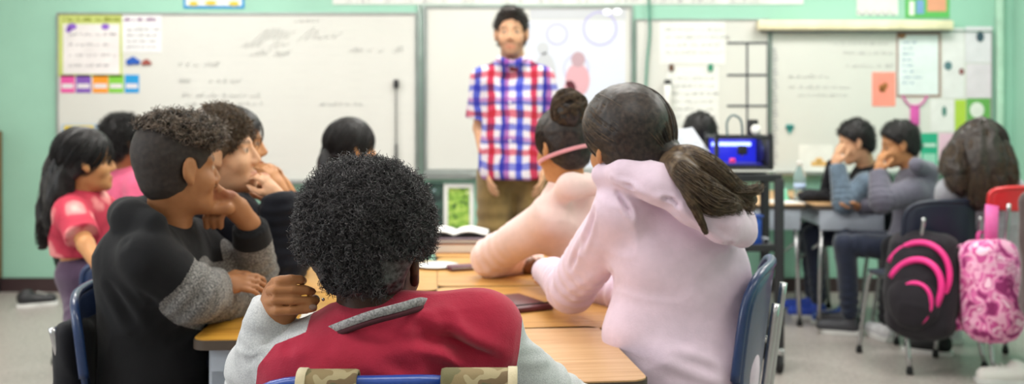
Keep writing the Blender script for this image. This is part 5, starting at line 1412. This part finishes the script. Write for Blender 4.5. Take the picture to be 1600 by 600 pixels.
# rolling cart with printer and laptop
cx, cy = 1.10, 4.98; cw, cdp = .175, .15
r = tag(empty('rolling_cart', (cx, cy, 0)), 'black rolling cart with castors carrying the blue-lit printer', 'cart')
def shelf_part(z, par): return obj('shelf', join([box((0, 0, z), (cw, cdp, .010), bev=.004), box((0, -cdp + .004, z + .014), (cw, .004, .012), bev=.003), box((0, cdp - .004, z + .014), (cw, .004, .012), bev=.003)]), M['black'], par)
for z in (.20, .585, .915): shelf_part(z, r)
for sx in (-1, 1):
    for sy in (-1, 1):
        obj('post', box((sx * (cw - .012), sy * (cdp - .012), .52), (.022, .014, .40), bev=.006), M['black'], r)
        ca = obj('castor', join([lathe([(0, -.013), (.038, -.013), (.043, -.006), (.043, .006), (.038, .013), (0, .013)], (sx * (cw - .012), sy * (cdp - .012), .043), 20, np.array([[0, 0, 1], [0, 1, 0], [-1, 0, 0]]).T)]), M['rubber'], r)
        obj('castor_fork', join([box((sx * (cw - .012) + q * .019, sy * (cdp - .012), .068), (.003, .016, .036), bev=.002) for q in (-1, 1)] + [box((sx * (cw - .012), sy * (cdp - .012), .107), (.022, .018, .008), bev=.003)]), M['chrome'], ca)
# 3D printer
px_, pz_ = P(1154, 262, 5.0)[0], .948
r = tag(empty('desktop_printer', (px_, 5.02, pz_)), 'black box-shaped printer glowing blue inside, on top of the cart', 'printer')
hw_, hd_, hh_ = .128, .12, .165
fr = [box((sx * hw_, sy * hd_, hh_ / 2 + .01), (.010, .010, hh_ / 2 + .01), bev=.002) for sx in (-1, 1) for sy in (-1, 1)] + [box((0, sy * hd_, z), (hw_, .010, .008), bev=.002) for sy in (-1, 1) for z in (.018, hh_)] + [box((sx * hw_, 0, z), (.010, hd_, .008), bev=.002) for sx in (-1, 1) for z in (.018, hh_)]
obj('frame', join(fr), M['black'], r)
obj('base_plate', box((0, 0, .005), (hw_ + .02, hd_ + .02, .005), bev=.002), M['white'], r)
obj('rear_panel', box((0, hd_ - .002, hh_ / 2 + .01), (hw_ - .01, .003, hh_ / 2 - .01)), emis('blue_glow', (34, 40, 190), .9, (20, 20, 90)), r)  # emission on a plain panel stands in for the blue light inside
obj('side_panel', box((hw_ + .005, 0, hh_ / 2 + .01), (.012, hd_, hh_ / 2)), M['black'], r)
obj('light_bar', box((-.01, hd_ - .02, .125), (hw_ - .03, .006, .009), bev=.003), emis('blue_white_light', (140, 160, 255), 2.2), r)
obj('print_bed', box((0, 0, .035), (hw_ - .03, hd_ - .03, .004), bev=.002), emis('dim_blue_bed', (30, 30, 120), .5), r)  # bed is no lamp, emission makes it look lit blue
hd = obj('print_head', box((.02, -.01, .10), (.022, .02, .022), bev=.004), M['black'], r)
obj('nozzle', lathe([(0, 0), (.002, 0), (.006, .012), (0, .012)], (.02, -.01, .066), 10), M['chrome'], hd)
obj('red_part', lathe([(0, 0), (.018, 0), (.012, .02), (0, .02)], (-.03, -.02, .040), 14), emis('magenta_part', (220, 60, 120), .4), r)  # weak emission paints light onto the printed part
obj('filament_tube', tube(smoothpath([(-.045, .02, hh_), (-.048, .02, hh_ + .07), (-.02, .02, hh_ + .105), (.02, .02, hh_ + .08), (.028, .02, hh_ + .0)], 6), .0055, 8), mat('grey_tube', (86, 110, 116), .5), r)
obj('motor', box((.075, .0, hh_ + .045), (.022, .02, .040), bev=.004), M['black'], r)
obj('spool_knob', lathe([(0, -.012), (.024, -.010), (.026, 0), (.024, .010), (0, .012)], (.082, -.03, hh_ + .035), 18, np.array([[1, 0, 0], [0, 0, -1], [0, 1, 0]]).T), M['paper'], r)
# laptop, its lid tilted back towards the camera
r = tag(empty('open_laptop', (.80, 4.62, .905)), 'pale grey laptop with its lid tilted, behind the ponytail', 'laptop')
r.location = (0, 0, 0)
q0, q1, q2, q3 = P(1046, 204, 4.9), P(1082, 199, 4.98), P(1136, 276, 4.86), P(1098, 283, 4.78)
n_ = unit(np.cross(q1 - q0, q3 - q0)) * .006
V = np.array([q0, q1, q2, q3, q0 + n_, q1 + n_, q2 + n_, q3 + n_]); F = [(0, 1, 2, 3), (7, 6, 5, 4), (0, 4, 5, 1), (1, 5, 6, 2), (2, 6, 7, 3), (3, 7, 4, 0)]
M['silver'] = mat('silver_shell', (186, 188, 198), .35, metal=.2)
lo_ = A(.96, 4.86, .927); r.location = tuple(lo_)
obj('lid', (V, F), M['silver'], r, org=lo_, smooth=False)
d1 = q2 - q3; d2 = unit(A(-.78, .0, 0)) * .20; b0 = q3
z0_ = .927
V = np.array([A(q3[0], q3[1], z0_), A(q2[0], q2[1], z0_), A(q2[0] - .2, q2[1] + .02, z0_), A(q3[0] - .2, q3[1] + .02, z0_)]); V = np.concatenate([V, V + A(0, 0, .014)])
obj('keyboard_base', (V, [(3, 2, 1, 0), (4, 5, 6, 7), (0, 1, 5, 4), (1, 2, 6, 5), (2, 3, 7, 6), (3, 0, 4, 7)]), M['silver'], r, org=lo_, smooth=False)
# storage on the cart shelves
thing_box('blue_bin', 'blue plastic bin on the middle shelf of the cart', 'bin', (1.13, 4.93, .596), None, None, 0, .01, None, [('bin_body', (0, 0, .07), (.06, .06, .07), M['royal']), ('bin_rim', (0, 0, .143), (.066, .066, .006), M['royal'])])
thing_box('small_device', 'small pale device on the middle shelf beside the blue bin', 'device', (1.215, 4.93, .596), None, None, 0, .006, None, [('housing', (0, 0, .018), (.018, .03, .018), M['silver']), ('display', (0, -.031, .02), (.012, .001, .01), M['black'])])
thing_box('storage_box', 'white and pink box on the bottom shelf of the cart', 'box', (1.12, 4.93, .211), None, None, 0, .006, None, [('box_body', (0, 0, .07), (.08, .07, .07), M['paper']), ('label', (0, -.071, .07), (.05, .001, .04), mat('pink_label', (220, 130, 160), .7))])
# things on the right group
def bottle(x, y, z, lb):
    m, nt, b = new_mat('clear_plastic'); b.inputs['Transmission Weight'].default_value = .85; b.inputs['Roughness'].default_value = .08; b.inputs['IOR'].default_value = 1.3
    n = noise_n(nt, coords(nt), 5); nt.links.new(ramp(nt, n.outputs[0], [(0, (225, 235, 245)), (1, (240, 245, 250))]), b.inputs['Base Color'])
    r = tag(empty('water_bottle', (x, y, z)), lb, 'bottle')
    obj('bottle', lathe([(0, 0), (.032, 0), (.034, .02), (.031, .06), (.034, .10), (.034, .15), (.014, .20), (.013, .215), (0, .215)], (0, 0, 0), 24), m, r)
    obj('cap', lathe([(0, .212), (.016, .212), (.016, .232), (0, .232)], (0, 0, 0), 18), M['paper'], r)
    obj('label', lathe([(.0347, .065), (.0352, .065), (.0352, .10), (.0347, .10)], (0, 0, 0), 24), mat('pale_blue_label', (180, 200, 230), .6), r)
bottle(P(1248, 300, 6.2)[0], 6.18, .701, 'clear water bottle on the right group of desks near the cart')
S = SDF(A(-.16, -.12, -.01), A(.16, .12, .12), .006); S.ell(A(-.05, 0, .03), A(.08, .06, .035)); S.ell(A(.05, .02, .035), A(.07, .05, .03)); S.cone(A(-.1, -.03, .02), A(.1, -.04, .02), .018, .016, .01)
S.half(A(0, 0, 0), A(0, 0, -1.)); V, F = S.mesh(); V = wrinkle(V, F, .006, 30, 2.)
tag(obj('crumpled_pouch', (V, F), M['dark_cloth']), 'dark crumpled pouch on the desk before the boy in navy', 'pouch').location = (1.83, 6.10, .702)
thing_box('paper_stack', 'worksheet on the desk before the boy in the grey hoodie', 'paper', (1.60, 6.05, .701), None, None, 12, .001, None, [('sheet', (0, 0, .001), (.09, .12, .001), M['paper'])])
tag(obj('green_bottle', lathe([(0, 0), (.022, 0), (.036, .03), (.034, .08), (.016, .15), (.012, .18), (0, .18)], (0, 0, 0), 20), mat('mint_plastic', (130, 206, 170), .3)), 'mint green bottle in the tray under the desk beside the cart', 'bottle').location = (P(1243, 340, 5.9)[0], 6.13, .592)

# backpacks
def backpack(name, label, c, w, d, h, yaw, main, trim, panelm, piping, strapm, lean=0.0, roll=0.0, arc=0.0, group='backpacks hanging on the right chairs'):
    r = tag(empty(name, c, radians(-yaw)), label, 'backpack', group)
    tl = np.array([[1, 0, 0], [0, cos(lean), -sin(lean)], [0, sin(lean), cos(lean)]])
    tl = np.array([[cos(roll), 0, sin(roll)], [0, 1, 0], [-sin(roll), 0, cos(roll)]]) @ tl
    S = SDF(A(-w * .8, -d * 1.6, -h * .65), A(w * .8, d * 1.5, h * .65), .009)
    S.box(A(0, 0, 0), A(w / 2, d / 2, h / 2), None, min(w, d) * .42, .02); S.ell(A(0, -.02, -.02), A(w * .53, d * .62, h * .46), None, .04)
    V, F = S.mesh(); V = wrinkle(V, F, .005, 12, 3.)
    obj('bag_body', (V @ tl.T, F), main, r)
    S = SDF(A(-w * .8, -d * 1.8, -h * .65), A(w * .8, d * 1.5, h * .5), .008)
    S.ell(A(0, -d * .50, -h * .16), A(w * .40, d * .34, h * .26), None, .02)
    V, F = S.mesh(); V = wrinkle(V, F, .004, 14, 5.)
    obj('front_pocket', (V @ tl.T, F), panelm, r)
    pip = []
    for (k1, z0, hh, yy, th) in piping:
        pts = [A(w * k1 * cos(a), yy + .02 * (1 - sin(a)), hh * sin(a)) @ np.array([[cos(arc), 0, -sin(arc)], [0, 1, 0], [sin(arc), 0, cos(arc)]]) @ tl.T + A(0, 0, z0) for a in np.linspace(-.35, pi + (.1 if arc else .35), 26)]
        pip.append(tube(pts, th, 8))
    obj('piping', join(pip), trim, r)
    for sx in (-1, 1):
        obj('shoulder_strap', flat_tube(smoothpath([A(sx * w * .22, d * .42, h * .44), A(sx * w * .26, d * .75, h * .35), A(sx * w * .30, d * .85, 0), A(sx * w * .36, d * .5, -h * .40)], 5) @ tl.T, (1, 0, 0), .026, .006), strapm, r)
    obj('grab_loop', flat_tube(smoothpath([A(-.035, d * .1, h * .47), A(-.025, d * .1, h * .56), A(.025, d * .1, h * .56), A(.035, d * .1, h * .47)], 5) @ tl.T, (0, 1, 0), .010, .004), trim, r)
    return r
M['hot'] = mat('hot_pink_trim', (238, 50, 140), .5)
M['bagblack'] = cloth('black_nylon', (38, 34, 40), .06, .3, .1)
pc = P(1441, 444, 4.84)
backpack('school_backpack', 'black backpack with hot pink piping hanging on the dark navy chair', pc, .31, .20, .50, 40, M['bagblack'], M['hot'], M['bagblack'],
         [(.46, .03, .17, -.100, .014), (.38, -.03, .15, -.140, .015), (.27, -.10, .11, -.168, .010)], M['hot'], lean=-.15, arc=.55)
camo_p = blotch('pink_camouflage', [(0, (150, 44, 108)), (.40, (222, 110, 170)), (.48, (240, 176, 206)), (.58, (206, 84, 150)), (.66, (244, 200, 220))], 14)
pc2 = P(1548, 452, 4.70)
pb = backpack('school_backpack', 'pink camouflage backpack hanging by its strap from the red chair', pc2, .27, .18, .46, -25, camo_p, mat('deep_pink_trim', (190, 60, 130), .5), camo_p,
              [(.44, -.02, .20, -.075, .007)], camo_p, lean=-.1)
obj('hanging_strap', flat_tube([P(1548, 385, 4.70) - pc2, P(1549, 350, 4.71) - pc2, P(1550, 321, 4.735) - pc2], (1, .0, 0), .030, .006), mat('pink_webbing', (226, 100, 168), .6), pb).rotation_euler = (0, 0, -radians(25))
# brown coat at the very right edge
S = SDF(A(2.12, 4.2, .25), A(2.5, 4.6, .95), .01); S.box(A(2.31, 4.4, .62), A(.10, .09, .28), None, .06, .03); S.ell(A(2.31, 4.36, .45), A(.11, .09, .16), None, .05)
V, F = S.mesh(); V = wrinkle(V, F, .012, 9, 2., (1, 1, .4)); c = A(2.30, 4.4, .3)
ct = tag(obj('hanging_coat', (V - c, F), cloth('dark_brown_cloth', (66, 46, 44))), 'dark brown coat over a chair, cut by the right edge', 'coat'); ct.location = tuple(c)
# shoes under the right desks belong to the boys; a lone pair by the wall
def lone_shoe(x, y, yaw, m, lb):
    r = tag(empty('sneaker', (x, y, 0), radians(-yaw)), lb, 'shoe')
    S = SDF(A(-.07, -.16, -.01), A(.07, .16, .15), .006); S.cone(A(0, -.07, .06), A(0, -.06, .085), .042, .036, .02); S.cone(A(0, -.06, .045), A(0, .085, .035), .042, .036, .03); S.half(A(0, 0, .018), A(0, 0, -1.)); S.ell(A(0, -.07, .125), A(.026, .036, .04), None, .01, sub=True)
    obj('upper', S.mesh(), m, r); obj('sole', prism([(a * .048, b) for a, b in ((-.7, -.115), (.7, -.115), (.95, -.07), (.8, 0), (1, .07), (.6, .125), (-.6, .125), (-1, .07), (-.8, 0), (-.95, -.07))], .001, .022), M['sole'], r, smooth=False)
    obj('laces', join([tube([(-.022, .01 + .02 * i, .083 - .007 * i), (0, .012 + .02 * i, .090 - .007 * i), (.022, .01 + .02 * i, .083 - .007 * i)], .003, 6) for i in range(4)]), M['paper'], r)
lone_shoe(P(1302, 470, 5.95)[0], 5.95, -70, M['royal'], 'royal blue sneaker with a white sole under the right desks')
lone_shoe(2.24, 4.66, -80, M['paper'], 'white sneaker on the floor below the pink backpack')
lone_shoe(2.13, 5.24, -60, M['rubber'], 'black sneaker on the floor behind the black and pink backpack')
lone_shoe(-3.02, 6.50, 60, M['black'], 'dark shoe on the floor beside the wooden cabinet at the far left')
